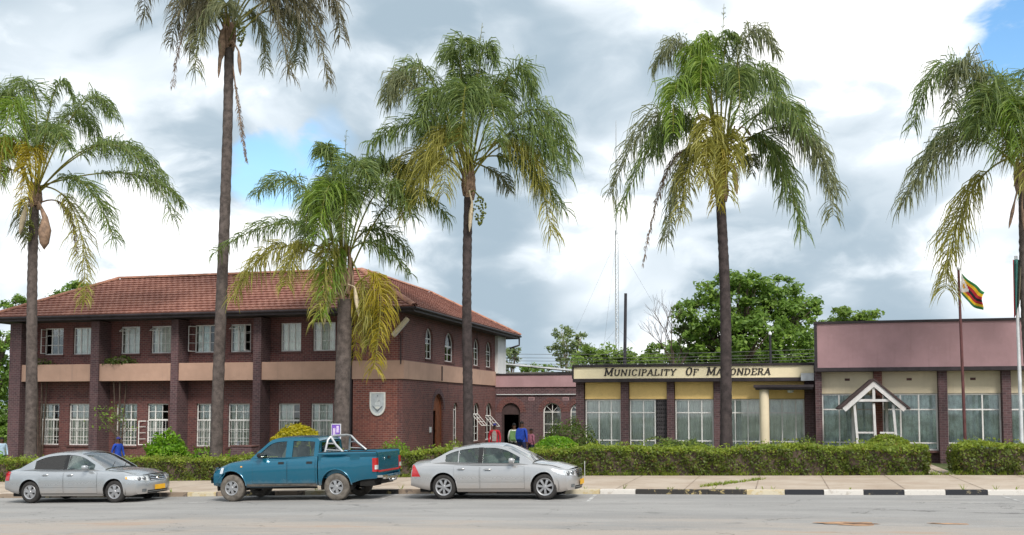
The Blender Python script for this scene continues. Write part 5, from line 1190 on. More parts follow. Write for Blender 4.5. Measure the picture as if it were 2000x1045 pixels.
# grass tufts along the hedge foot and kerb
gp_ = []
for i in range(900):
    x = rng.uniform(-30, 9); y = 33.02+abs(rng.normal(0, .09)) if rng.random() < .95 else 27.45+abs(rng.normal(0, .05)); gp_.append((x, y, g(x)+.12, rng.uniform(.05, .14)))
xm = at(1410, 942, 29.6).x
for i in range(120): q = rng.random(); gp_.append((xm-.5+q*1.6+rng.normal(0, .06), 28.2+q*3.2+rng.normal(0, .08), g(xm)+.12, rng.uniform(.04, .10)))
Vg = []
for x, y, z_, h in gp_:
    for k in range(5):
        a_ = rng.uniform(0, 6.28); d = np.array([math.cos(a_), math.sin(a_), 0]); s = np.array([-d[1], d[0], 0])*.012; b0 = np.array([x, y, z_])+d*.02; m_ = b0+d*h*.35+np.array([0, 0, h*.7]); e = b0+d*h*.8+np.array([0, 0, h])
        Vg.append([b0-s, b0+s, e+s*.2, e-s*.2])
gr = link('grass', quad_mesh('grass', np.array(Vg), 'hedge_top')); gr['kind'] = 'stuff'; gr['label'] = 'grass tufts at the hedge foot and pavement cracks'; gr['category'] = 'grass'

# ------------------------------------------------------------------ vehicles
def sstep(x, a, b):
    q = max(0., min(1., (x-a)/(b-a))); return q*q*(3-2*q)
class Shell:
    """lower body: half rings along the length (x from the rear bumper to the nose), rounded at both ends"""
    def __init__(s, L, W, ztop, zsh, zbot, arches, hw, cf=.26, crr=.16, kf=.12, kr=.07, zf=.5, zr=.55, tuck=.05):
        s.L, s.W, s.arches, s.cf, s.crr, s.kf, s.kr, s.zf, s.zr, s.tuck = L, W, arches, cf, crr, kf, kr, zf, zr, tuck
        s.ztop, s.zsh, s.zbot, s.hwf = cr(ztop), cr(zsh), cr(zbot), cr(hw)
    def hw(s, x): return s.hwf(x)*s.W/2
    def ring(s, x, clip=True):
        h, zt, zs, zb = s.hw(x), s.ztop(x), s.zsh(x), s.zbot(x); d = zs-zb
        pts = [(0, zt), (.35*h, zt-.006), (.62*h, zt-.02), (.80*h, zt-.04), (.895*h, zs+.015), (.945*h, zs-.02), (.975*h, zs-.08*d-.02), (.99*h, zs-.2*d), (h, zs-.36*d), (h, zs-.52*d), (.995*h, zs-.66*d), (.985*h, zs-.8*d), ((1-s.tuck*.6)*h, zs-.92*d), ((1-s.tuck*1.6)*h, zb)]
        if clip:
            za = s.arch(x)
            if za > zb:
                pts2 = []
                for i, (y, z) in enumerate(pts):
                    pts2.append((y if z >= za else s.side_raw(x, max(za, zb), pts)+.004, max(z, za)) if i > 4 else (y, z))
                pts = pts2
        return pts
    def arch(s, x):
        za = -1
        for xc, zc_, r in s.arches:
            if abs(x-xc) < r: za = max(za, zc_+math.sqrt(r*r-(x-xc)**2))
        return za
    def side_raw(s, x, z, pts=None):
        pts = pts or s.ring(x, False); p = pts[4:]
        if z >= p[0][1]: return p[0][0]
        for (y0, z0), (y1, z1) in zip(p, p[1:]):
            if z1 <= z <= z0: return y0+(y1-y0)*(z0-z)/max(1e-6, z0-z1)
        return p[-1][0]
    def D(s, p):
        x, y, z = p; L = s.L; h = s.W/2
        wf = sstep(x, L-.8, L); wr = sstep(x, .7, 0)if False else sstep(-x, -.7, 0)
        x -= wf*(s.cf*(abs(y)/h)**2.6+s.kf*(max(0, z-s.zf)/.3)**1.6+.03*(max(0, s.zf-.1-z)/.2)**2)
        x += wr*(s.crr*(abs(y)/h)**3+s.kr*(max(0, z-s.zr)/.4)**1.5+.06*(max(0, s.zr-.15-z)/.2)**2)
        return (x, y, z)
    def side(s, x, z, sg, off=0.):
        y = s.side_raw(x, z)+off; return s.D((x, sg*y, z))
    def build(s, parent, mat, x0=None, x1=None, step=.03, cap=(True, True), name='body'):
        x0 = 0 if x0 is None else x0; x1 = s.L if x1 is None else x1
        xs = list(np.linspace(x0, x1, int((x1-x0)/step)+1))
        for xc, zc_, r in s.arches:
            for sg in (-1, 1):
                if x0 < xc+sg*r < x1: xs += [xc+sg*(r+.001), xc+sg*(r-.0015), xc+sg*(r-.012)]
        xs = sorted(xs); mb = MB(); vs = []; n = None
        for x in xs:
            hp = s.ring(x); full = [(-y, z) for y, z in hp[:0:-1]]+hp; n = len(full); vs += [s.D((x, y, z)) for y, z in full]
        fs = [(i*n+j, i*n+j+1, (i+1)*n+j+1, (i+1)*n+j) for i in range(len(xs)-1) for j in range(n-1)]
        mb.add(vs, fs)
        for end, x in ((0, x0), (1, x1)):
            if not cap[end]: continue
            hp = s.ring(x); rows = hp[3:]; m_ = 10; vs = []
            for y, z in rows: vs += [s.D((x, -y+2*y*k/m_, z)) for k in range(m_+1)]
            fs = [(i*(m_+1)+k, i*(m_+1)+k+1, (i+1)*(m_+1)+k+1, (i+1)*(m_+1)+k) for i in range(len(rows)-1) for k in range(m_)]
            top = [s.D((x, y, z)) for y, z in ([(-y, z) for y, z in hp[3:0:-1]]+hp[:4])]
            mb.add(vs, fs); mb.add(top, [tuple(range(len(top)))])
        o = mb.build(name, mat, parent, None, True, smooth='all')
        bm = bmesh.new(); bm.from_mesh(o.data); bmesh.ops.remove_doubles(bm, verts=bm.verts, dist=.0008); bmesh.ops.recalc_face_normals(bm, faces=bm.faces); bm.to_mesh(o.data); bm.free()
        o.data.polygons.foreach_set('use_smooth', [True]*len(o.data.polygons)); o.data.set_sharp_from_angle(angle=R(38))
        return o
    def patch(s, poly, sg, off, step=.04):
        """panel laid on the side: poly is a list of (x,z) outline; filled by tessellation after refining"""
        pts = []
        for (a, b), (c, d) in zip(poly, poly[1:]+poly[:1]):
            k = max(1, int(math.hypot(c-a, d-b)/step)); pts += [(a+(c-a)*i/k, b+(d-b)*i/k) for i in range(k)]
        return pts
    def side_panel(s, x0, x1, zl, zu, sg, off, nx=16, nz=10):
        """grid panel between x0..x1 and curves zl(x), zu(x)"""
        vs = []
        for i in range(nx+1):
            x = x0+(x1-x0)*i/nx
            for j in range(nz+1):
                a, b = zl(x), zu(x); z = a+(b-a)*j/nz; z = max(z, s.arch(x)+.01); vs.append(s.side(x, z, sg, off))
        return MB().add(vs, [(i*(nz+1)+j, (i+1)*(nz+1)+j, (i+1)*(nz+1)+j+1, i*(nz+1)+j+1) for i in range(nx) for j in range(nz)])
    def front(s, pts_yz, off, end=1, n=6):
        """polygon laid on the nose (end=1) or tail (end=0)"""
        x = s.L if end else 0.
        out_ = []
        for y, z in pts_yz: q = s.D((x, y, z)); out_.append((q[0]+(off if end else -off), q[1], q[2]))
        return out_
def grid_front(s, y0, y1, z0, z1, off, end=1, ny=8, nz=4, zl=None, zu=None):
    x = s.L if end else 0.; vs = []
    for i in range(ny+1):
        y = y0+(y1-y0)*i/ny; a = zl(y) if zl else z0; b = zu(y) if zu else z1
        for j in range(nz+1):
            z = a+(b-a)*j/nz; q = s.D((x, y, z)); vs.append((q[0]+(off if end else -off), q[1], q[2]))
    return MB().add(vs, [(i*(nz+1)+j, (i+1)*(nz+1)+j, (i+1)*(nz+1)+j+1, i*(nz+1)+j+1) for i in range(ny) for j in range(nz)])
def wheel(parent, x, y, r, wd, sg, rimr, nsp, tyre_m, spw=.055, style='spoke'):
    wo = link('wheel', None, parent, Matrix.Translation((x, y, r)), True); o_ = sg*wd/2
    prof = [(rimr-.005, -wd/2+.015), (rimr+.02, -wd/2), (r-.05, -wd/2), (r-.015, -wd/2+.018), (r, -wd/2+.05), (r, wd/2-.05), (r-.015, wd/2-.018), (r-.05, wd/2), (rimr+.02, wd/2), (rimr-.005, wd/2-.015)]
    MB().lathe(prof, 36, 'y').build('tyre', tyre_m, wo, None, True, smooth=40)
    rb_ = MB(); s = sg
    def prf(l): return [(a, s*b) for a, b in l]
    rb_.lathe(prf([(rimr+.004, wd/2-.012), (rimr-.006, wd/2+.002), (rimr-.03, wd/2-.008), (rimr-.045, wd/2-.05), (rimr-.05, -wd/2+.02)]), 36, 'y')
    rb_.lathe(prf([(.001, wd/2+.004), (.045, wd/2+.002), (.06, wd/2-.012), (.068, wd/2-.05)]), 20, 'y')
    for k in range(nsp):
        a = 2*math.pi*k/nsp+.3; c, sn = math.cos(a), math.sin(a); r0, r1 = .04, rimr-.025; w0, w1 = spw*.62, spw*(1. if style == 'spoke' else 1.35)
        vs = []
        for rr, ww, dy in ((r0, w0, -.008), ((r0+r1)/2, (w0+w1)/2*.9, -.004), (r1, w1, -.014)):
            for t_, d_ in ((-1, 0), (1, 0), (1.15, -.04), (-1.15, -.04)):
                vs.append((rr*c-t_*ww*sn, s*(wd/2+dy+d_), rr*sn+t_*ww*c))
        rb_.add(vs, [(4*i+j, 4*i+(j+1) % 4, 4*i+4+(j+1) % 4, 4*i+4+j) for i in range(2) for j in range(4)])
    rb_.build('rim', 'alloy', wo, None, True, smooth=40)
    MB().lathe(prf([(.001, wd/2-.062), (rimr-.05, wd/2-.064)]), 24, 'y').build('brake_disc', 'underside', wo, None, True)
    return wo
def wells(parent, sh, r_extra=.0):
    for xc, zc_, r in sh.arches:
        for sg in (-1, 1):
            yo = sh.side_raw(xc, zc_+r)-.012; yi = yo-.30; n = 18; vs = []
            for i in range(n+1):
                a = math.pi*(i/n*1.16-.08); vs += [(xc+r*math.cos(a), sg*yo, zc_+r*math.sin(a)), (xc+r*math.cos(a), sg*yi, zc_+r*math.sin(a))]
            fs = [(2*i, 2*i+1, 2*i+3, 2*i+2) for i in range(n)]+[tuple(2*i+1 for i in range(n+1))]
            MB().add(vs, fs).build('wheel_well', 'underside', parent, None, True, recalc=False)
def mirror(root, q, sg, mat):
    vs = []; n = 16
    for k, (dx_, sc_) in enumerate(((-.055, .80), (-.05, .97), (.0, 1.), (.04, .85), (.075, .45))):
        for i in range(n):
            a = 2*math.pi*i/n; c, s_ = math.cos(a), math.sin(a); ex = .6
            vs.append((q[0]+dx_, q[1]+sg*(.13+.105*sc_*math.copysign(abs(c)**ex, c)), q[2]+.03+.068*sc_*math.copysign(abs(s_)**ex, s_)))
    mb = MB().add(vs, [(k*n+i, k*n+(i+1) % n, (k+1)*n+(i+1) % n, (k+1)*n+i) for k in range(4) for i in range(n)]+[tuple(range(n)), tuple(4*n+i for i in range(n))])
    mb.box(q[0]-.02, q[0]+.03, min(q[1], q[1]+sg*.05), max(q[1], q[1]+sg*.05), q[2]-.05, q[2]+.0)
    mo = mb.build('wing_mirror', mat, root, None, True, smooth=50)
    MB().box(q[0]-.062, q[0]-.056, q[1]+sg*.13-.08, q[1]+sg*.13+.08, q[2]-.02, q[2]+.08).build('mirror_glass', 'chrome', mo, None, True)
class Cabin:
    """greenhouse: prof = top profile (x,z); side leans in from yb at the belt to yr at the roof"""
    def __init__(s, prof, belt, yb, yr, zb, zr, crown=.045, pinch=.06):
        s.prof = cr(prof); s.pts = prof; s.belt = cr(belt); s.yb, s.yr, s.zb, s.zr, s.crown, s.pinch = yb, yr, zb, zr, crown, pinch; s.x0, s.x1 = prof[0][0], prof[-1][0]
    def y(s, x, z):
        q = (z-s.zb)/(s.zr-s.zb); u = (x-(s.x0+s.x1)/2)/((s.x1-s.x0)/2)
        return s.yb+(s.yr-s.yb)*q-.02*max(0, q)*(1-max(0, min(1, q)))*-1.5-s.pinch*abs(u)**3
    def m(s, sg, off=0.): return lambda x, d, z: (x, sg*(s.y(x, z)+d+off), z)
    def win(s, xa, xb, lo=.03, hi=.06, n=14):
        pts = []; xs = [xa+(xb-xa)*i/n for i in range(n+1)]; top = [(x, s.prof(x)-hi) for x in xs]; bot = [(x, s.belt(x)+lo) for x in xs]
        ok = [i for i in range(n+1) if top[i][1] > bot[i][1]+.012]
        return [bot[i] for i in ok]+[top[i] for i in ok[::-1]]
    def build(s, parent, mat, wins, xr, xw, bpillars=(), glass='car_glass', back_glass=True, top_off=0):
        """wins: list of (xa, xb, lo, hi); xr: roof starts (rear), xw: roof ends (windscreen top)"""
        n = 60; xs = [s.x0+(s.x1-s.x0)*i/n for i in range(n+1)]
        outl = [(x, s.belt(x)-.03) for x in xs]+[(x, s.prof(x)) for x in xs[::-1]]
        outl = [outl[i] for i in range(len(outl)) if i == 0 or math.hypot(outl[i][0]-outl[i-1][0], outl[i][1]-outl[i-1][1]) > 1e-4]
        wp = [s.win(*q) for q in wins]
        for sg in (-1, 1):
            po_ = MB().prism(outl, wp, -.035, 0, fmap=s.m(sg)).build('side_frame', mat, parent, None, True)
            for q in wp:
                MB().prism(q, [], -.024, -.019, fmap=s.m(sg)).build('side_window', glass, parent, None, True)
            for xa, xb in bpillars:
                bp = [(xa, s.belt(xa)+.03), (xb, s.belt(xb)+.03), (xb, s.prof(xb)-.062), (xa, s.prof(xa)-.062)]
                MB().prism(bp, [], -.03, .003, fmap=s.m(sg)).build('pillar', 'black_trim', parent, None, True)
        def strip(xa, xb, nx=14, inset=0., off=0., ny=12):
            vs = []
            for i in range(nx+1):
                x = xa+(xb-xa)*i/nx; z = s.prof(x); yy = s.y(x, z)-inset
                for k in range(ny+1):
                    u = -1+2*k/ny; vs.append((x, u*yy, z+s.crown*(1-abs(u)**2.6)+off))
            return MB().add(vs, [(i*(ny+1)+k, (i+1)*(ny+1)+k, (i+1)*(ny+1)+k+1, i*(ny+1)+k+1) for i in range(nx) for k in range(ny)])
        strip(xr, xw, 18).build('roof', mat, parent, None, True, smooth='all')
        strip(xw+.004, s.x1, 12, .0, -.004).build('windscreen', 'screen_glass', parent, None, True, smooth='all')
        if back_glass: strip(s.x0, xr-.004, 12, .0, -.004).build('rear_window', glass, parent, None, True, smooth='all')
def seat(parent, x, y, z, mat='seat'):
    mb = MB(); mb.tube([(x-.05, y, z-.1), (x-.10, y, z+.25), (x-.17, y, z+.5)], [.20, .22, .16], 8); mb.box(x-.1, x+.4, y-.22, y+.22, z-.15, z+.02); mb.box(x-.24, x-.12, y-.12, y+.12, z+.52, z+.70)
    mb.build('seat', mat, parent, None, True, smooth=60)
def plate_txt(parent, M_, w_, h_, chars):
    pl_ = MB().box(-w_/2, w_/2, -.006, 0, -h_/2, h_/2).build('number_plate', 'plate', parent, M_, True)
    ink = MB(); n = len(chars); cw = w_*.9/n
    for i, ch in enumerate(chars):
        if ch == ' ': continue
        x0 = -w_*.45+i*cw; k = ord(ch)
        ink.box(x0+cw*.15, x0+cw*.3, -.009, -.0065, -h_*.3, h_*.3)
        if k % 2: ink.box(x0+cw*.6, x0+cw*.75, -.009, -.0065, -h_*.3, h_*.3)
        ink.box(x0+cw*.31, x0+cw*.6, -.0089, -.0065, (-h_*.05 if k % 3 else h_*.18), (h_*.05 if k % 3 else h_*.3))
    return pl_
def place_car(name, label, Xc, Yc, wb_mid, heading, pitch):
    """wb_mid: local x of the wheelbase centre"""
    M_ = Matrix.Translation((Xc, Yc, g(Xc)+.008)) @ Matrix.Rotation(-math.atan(pitch), 4, 'Y') @ Matrix.Rotation(0 if heading > 0 else math.pi, 4, 'Z') @ Matrix.Translation((-wb_mid, 0, 0))
    return thing(name, label, 'car' if 'saloon' in name else 'pickup truck', mat4=M_)
def saloon(spec):
    S = spec; L, W = S['L'], S['W']; xr_, xf_ = S['wheels']; r = S['r']
    root = place_car('saloon_car', S['label'], S['X'], S['Y'], (xr_+xf_)/2, 1, S['pitch'])
    ar = r+.045
    sh = Shell(L, W, S['ztop'], S['zsh'], S['zbot'], [(xr_, r+.01, ar), (xf_, r+.01, ar)], S['hw'], **S.get('shell', {}))
    body = sh.build(root, S['paint']); wells(root, sh)
    MB().box(.35, L-.45, -W/2+.16, W/2-.16, .19, .45).build('floor_pan', 'underside', root, None, True)
    cb = Cabin(S['prof'], S['belt'], S['yb'], S['yr'], S['belt'][2][1], S['zr'])
    cb.build(root, S['paint'], S['wins'], S['xroof'][0], S['xroof'][1], S['bp'])
    for sg in (-1, 1):
        for x in (xr_, xf_): wheel(root, x, sg*(W/2-.125), r, .2, sg, S['rim'], S['nsp'], 'tyre', S['spw'], S['style'])
        zs = lambda x: sh.zsh(x)-.015
        for (xa, xb) in S['doors']:
            MB_gap = sh.side_panel(xa-.005, xb+.005, lambda x: .275, lambda x: zs(x)+.002, sg, .002).build('door_gap', 'black_trim', root, None, True, smooth='all', recalc=False)
            d = sh.side_panel(xa, xb, lambda x: .285, zs, sg, .006).build('door', S['paint'], root, None, True, smooth='all', recalc=False)
            hx = xa+.10; hz = zs(hx)-.10; q = [sh.side(hx+t_, hz+.01, sg, .006) for t_ in (0, .20)]
            hnd = MB().tube([(q[0][0], q[0][1], q[0][2]), (q[0][0]+.03, q[0][1]+sg*.035, q[0][2]), (q[1][0]-.03, q[1][1]+sg*.035, q[1][2]), q[1]], .014, 6).build('handle', S['handle'], d, None, True, smooth=60)
            sh.side_panel(hx+.03, hx+.17, lambda x: hz-.028, lambda x: hz+.03, sg, .0085, 4, 2).build('handle_recess', 'black_trim' if S['handle'] == 'chrome' else 'lamp_inner', d, None, True, recalc=False)
            sh.side_panel(xa+.01, xb-.01, lambda x: .46, lambda x: .50, sg, .016, 8, 2).build('rub_strip', S['paint'], d, None, True, recalc=False)
        # mirror
        mxp = S['mirror']; q = (mxp, sg*(cb.y(mxp, S['belt'][2][1])+.02), S['belt'][2][1]+.06)
        mirror(root, q, sg, S['paint'])
        # head lamps on the nose corner, indicator, fog lamp
        zl, zu, ya, yb_ = S['lamp']; s_ = sg
        hl = grid_front(sh, s_*ya, s_*yb_, zl, zu, .007, 1, 10, 5, zl=lambda y: zl+(abs(y)-ya)*.10, zu=lambda y: zu-(yb_-abs(y))*.04)
        hs = sh.side_panel(L-S['lampx'], L-.005, lambda x: zl+.03+.06*((L-x)/S['lampx'])**1.5, lambda x: zu+.005, sg, .008, 8, 4); hl.add(hs.v, hs.f)
        hlo = hl.build('headlight', 'lamp_clear', root, None, True, smooth='all')
        for yy, rr in S['eyes']:
            q = sh.D((L, s_*yy, (zl+zu)/2)); ax = Vector((1, s_*.35, 0)).normalized()
            e_ = MB().lathe([(rr*1.05, 0), (rr, .018), (rr*.6, .03), (.001, .034)], 18, 'y').build('lens', 'lamp_inner', root, Matrix.Translation((q[0]+.002, q[1], q[2])) @ Matrix.Rotation(-math.pi/2+s_*.55, 4, 'Z'), True, smooth=60)
        sh.side_panel(L-S['lampx']+.02, L-S['lampx']+.12, lambda x: zl+.07, lambda x: zu-.012, sg, .011, 6, 3).build('indicator', 'lamp_amber' if S['amber'] else 'lamp_clear', hlo, None, True, recalc=False)
        grid_front(sh, s_*.52, s_*.66, .30, .38, .006, 1, 4, 3).build('fog_lamp', 'lamp_inner', root, None, True)
        # tail lamp
        S['tail'](sh, root, sg)
        # exhaust of dirt along the sill
        sh.side_panel(xr_+ar+.02, xf_-ar-.02, lambda x: .20, lambda x: .262, sg, .012, 20, 2).build('sill_skirt', S['paint'], root, None, True, recalc=False)
        seat(root, S['seat'][0], sg*.36, .62); seat(root, S['seat'][1], sg*.36, .64)
    # grille, lower intake, plates
    gy, gz0, gz1 = S['grille']
    gr_ = grid_front(sh, -gy, gy, gz0, gz1, .006, 1, 10, 4).build('grille', 'black_trim', root, None, True)
    for k in range(S['bars']):
        z = gz0+(gz1-gz0)*(k+.5)/S['bars']; grid_front(sh, -gy*.97, gy*.97, z-.008, z+.008, .016, 1, 10, 1).build('grille_bar', 'chrome', gr_, None, True)
    grid_front(sh, -gy*1.06, gy*1.06, gz1, gz1+.018, .014, 1, 10, 1).build('grille_trim', 'chrome', gr_, None, True)
    if S['emblem']:
        q = sh.D((L, 0, (gz0+gz1)/2)); MB().lathe([(.001, 0), (.045, 0), (.045, .012), (.001, .016)], 14, 'y').build('emblem', 'chrome', root, Matrix.Translation((q[0]+.016, 0, q[2])) @ Matrix.Rotation(-math.pi/2, 4, 'Z'), True)
    grid_front(sh, -.48, .48, .25, .335, .006, 1, 10, 2).build('lower_intake', 'black_trim', root, None, True)
    grid_front(sh, -.47, .47, .288, .300, .012, 1, 10, 1).build('intake_bar', 'metal_grey', root, None, True)
    q = sh.D((L, 0, .42)); plate_txt(root, Matrix.Translation((q[0]+.03, 0, .41)) @ Matrix.Rotation(math.pi/2, 4, 'Z'), .50, .135, 'AEX 4127'[:8])
    # dash, wheel, wipers
    MB().box(S['mirror']-.15, S['mirror']+.32, -.62, .62, .62, .90).build('dashboard', 'black_trim', root, None, True)
    ring = [(S['mirror']-.22+.06*math.sin(2*math.pi*k/16), -.36+.17*math.cos(2*math.pi*k/16), .88+.16*math.sin(2*math.pi*k/16)) for k in range(17)]
    MB().tube(ring, .015, 6, caps=False).build('steering_wheel', 'black_trim', root, None, True)
    for yy in (-.45, .12):
        x1_ = cb.x1; MB().tube([(x1_+.02, yy, cb.prof(x1_)+.045), (x1_-.20, yy+.42, cb.prof(x1_-.2)+.06)], .008, 5).build('wiper', 'black_trim', root, None, True)
    # bonnet shut-line
    for sg in (-1, 1):
        pts = []
        for i in range(9): x = L-1.15+i*.125; pts.append(Vector(sh.D((x, sg*.84*sh.hw(x), sh.ztop(x)-.043))))
        MB().tube(pts, .005, 4).build('bonnet_seam', 'black_trim', root, None, True)
    return root, sh, cb
def tail_c(sh, root, sg):   # wedge-shaped lamp wrapping round the corner
    vs = []; nx, nz = 6, 6
    for i in range(nx+1):
        for j in range(nz+1):
            f = j/nz; z = .60+.30*f; x = .015+(.30-.26*f)*i/nx; vs.append(sh.side(x, z, sg, .008))
    MB().add(vs, [(i*(nz+1)+j, (i+1)*(nz+1)+j, (i+1)*(nz+1)+j+1, i*(nz+1)+j+1) for i in range(nx) for j in range(nz)]).build('tail_light', 'lamp_red', root, None, True, smooth='all', recalc=False)
    grid_front(sh, sg*.42, sg*.80, .62, .88, .008, 0, 5, 4).build('tail_light', 'lamp_red', root, None, True)
def tail_t(sh, root, sg):
    sh.side_panel(.01, .17, lambda x: .66, lambda x: .93-.12*x, sg, .008, 5, 5).build('tail_light', 'lamp_red', root, None, True, recalc=False)
    grid_front(sh, sg*.45, sg*.82, .66, .90, .008, 0, 5, 4).build('tail_light', 'lamp_red', root, None, True)
saloon(dict(label='silver saloon with seven-spoke alloy wheels parked behind the blue pickup', L=4.53, W=1.73, wheels=(1.04, 3.75), r=.325, rim=.225, nsp=7, spw=.036, style='spoke', X=-7.06, Y=26.12, pitch=.022, paint='silver_warm',
    ztop=[(0, .93), (.12, 1.0), (.5, 1.02), (1., .99), (3.0, .96), (3.35, .965), (3.7, .93), (4.05, .90), (4.3, .855), (4.53, .785)], zsh=[(0, .86), (.3, .90), (1., .905), (2., .885), (3.2, .865), (3.8, .83), (4.2, .80), (4.53, .735)],
    zbot=[(0, .36), (.3, .29), (.65, .24), (1., .20), (3.7, .19), (4.3, .19), (4.53, .23)], hw=[(0, .93), (.4, .985), (1.2, 1), (3.4, 1), (4., .985), (4.53, .93)],
    prof=[(.66, 1.005), (.9, 1.12), (1.25, 1.285), (1.6, 1.365), (2.0, 1.40), (2.35, 1.395), (2.65, 1.345), (3.0, 1.19), (3.42, .945)], belt=[(.66, .97), (1.2, .94), (2., .915), (3., .90), (3.42, .90)], yb=.80, yr=.60, zr=1.40,
    wins=[(1.07, 1.42, .03, .07), (1.445, 1.97, .03, .07), (2.10, 3.08, .03, .07)], bp=[(1.972, 2.098)], xroof=(1.33, 2.62), doors=[(1.33, 2.02), (2.05, 3.22)], mirror=2.92, handle='silver_warm', lampx=.26, lamp=(.58, .735, .42, .80), eyes=[(.55, .07), (.71, .06)], amber=False,
    grille=(.30, .54, .72), bars=4, emblem=False, seat=(2.35, 1.45), tail=tail_c))
saloon(dict(label='silver saloon with yellow front plate and five-spoke wheels parked in front of the low hedge', L=4.75, W=1.76, wheels=(1.02, 3.86), r=.32, rim=.205, nsp=5, spw=.052, style='wide', X=-19.70, Y=26.1, pitch=.026, paint='silver',
    ztop=[(0, .90), (.12, .98), (.6, 1.03), (1., 1.0), (3.1, .98), (3.45, .985), (3.8, .95), (4.2, .92), (4.5, .87), (4.75, .80)], zsh=[(0, .84), (.3, .90), (1., .925), (2., .915), (3.3, .90), (3.9, .87), (4.4, .82), (4.75, .755)],
    zbot=[(0, .40), (.3, .31), (.65, .26), (1., .22), (3.8, .21), (4.5, .20), (4.75, .24)], hw=[(0, .93), (.4, .985), (1.2, 1), (3.5, 1), (4.2, .985), (4.75, .93)], shell=dict(cf=.24, kf=.12),
    prof=[(.62, 1.02), (.9, 1.16), (1.25, 1.33), (1.6, 1.415), (2.05, 1.445), (2.4, 1.435), (2.7, 1.38), (3.05, 1.215), (3.5, .965)], belt=[(.62, .98), (1.2, .95), (2., .935), (3., .925), (3.5, .92)], yb=.82, yr=.62, zr=1.44,
    wins=[(1.12, 2.13, .03, .07), (2.26, 3.16, .03, .07)], bp=[(2.132, 2.258)], xroof=(1.36, 2.64), doors=[(1.36, 2.17), (2.20, 3.30)], mirror=2.98, handle='silver', lampx=.38, lamp=(.60, .745, .42, .82), eyes=[(.56, .06), (.70, .055)], amber=True,
    grille=(.36, .60, .75), bars=3, emblem=True, seat=(2.45, 1.5), tail=tail_t))
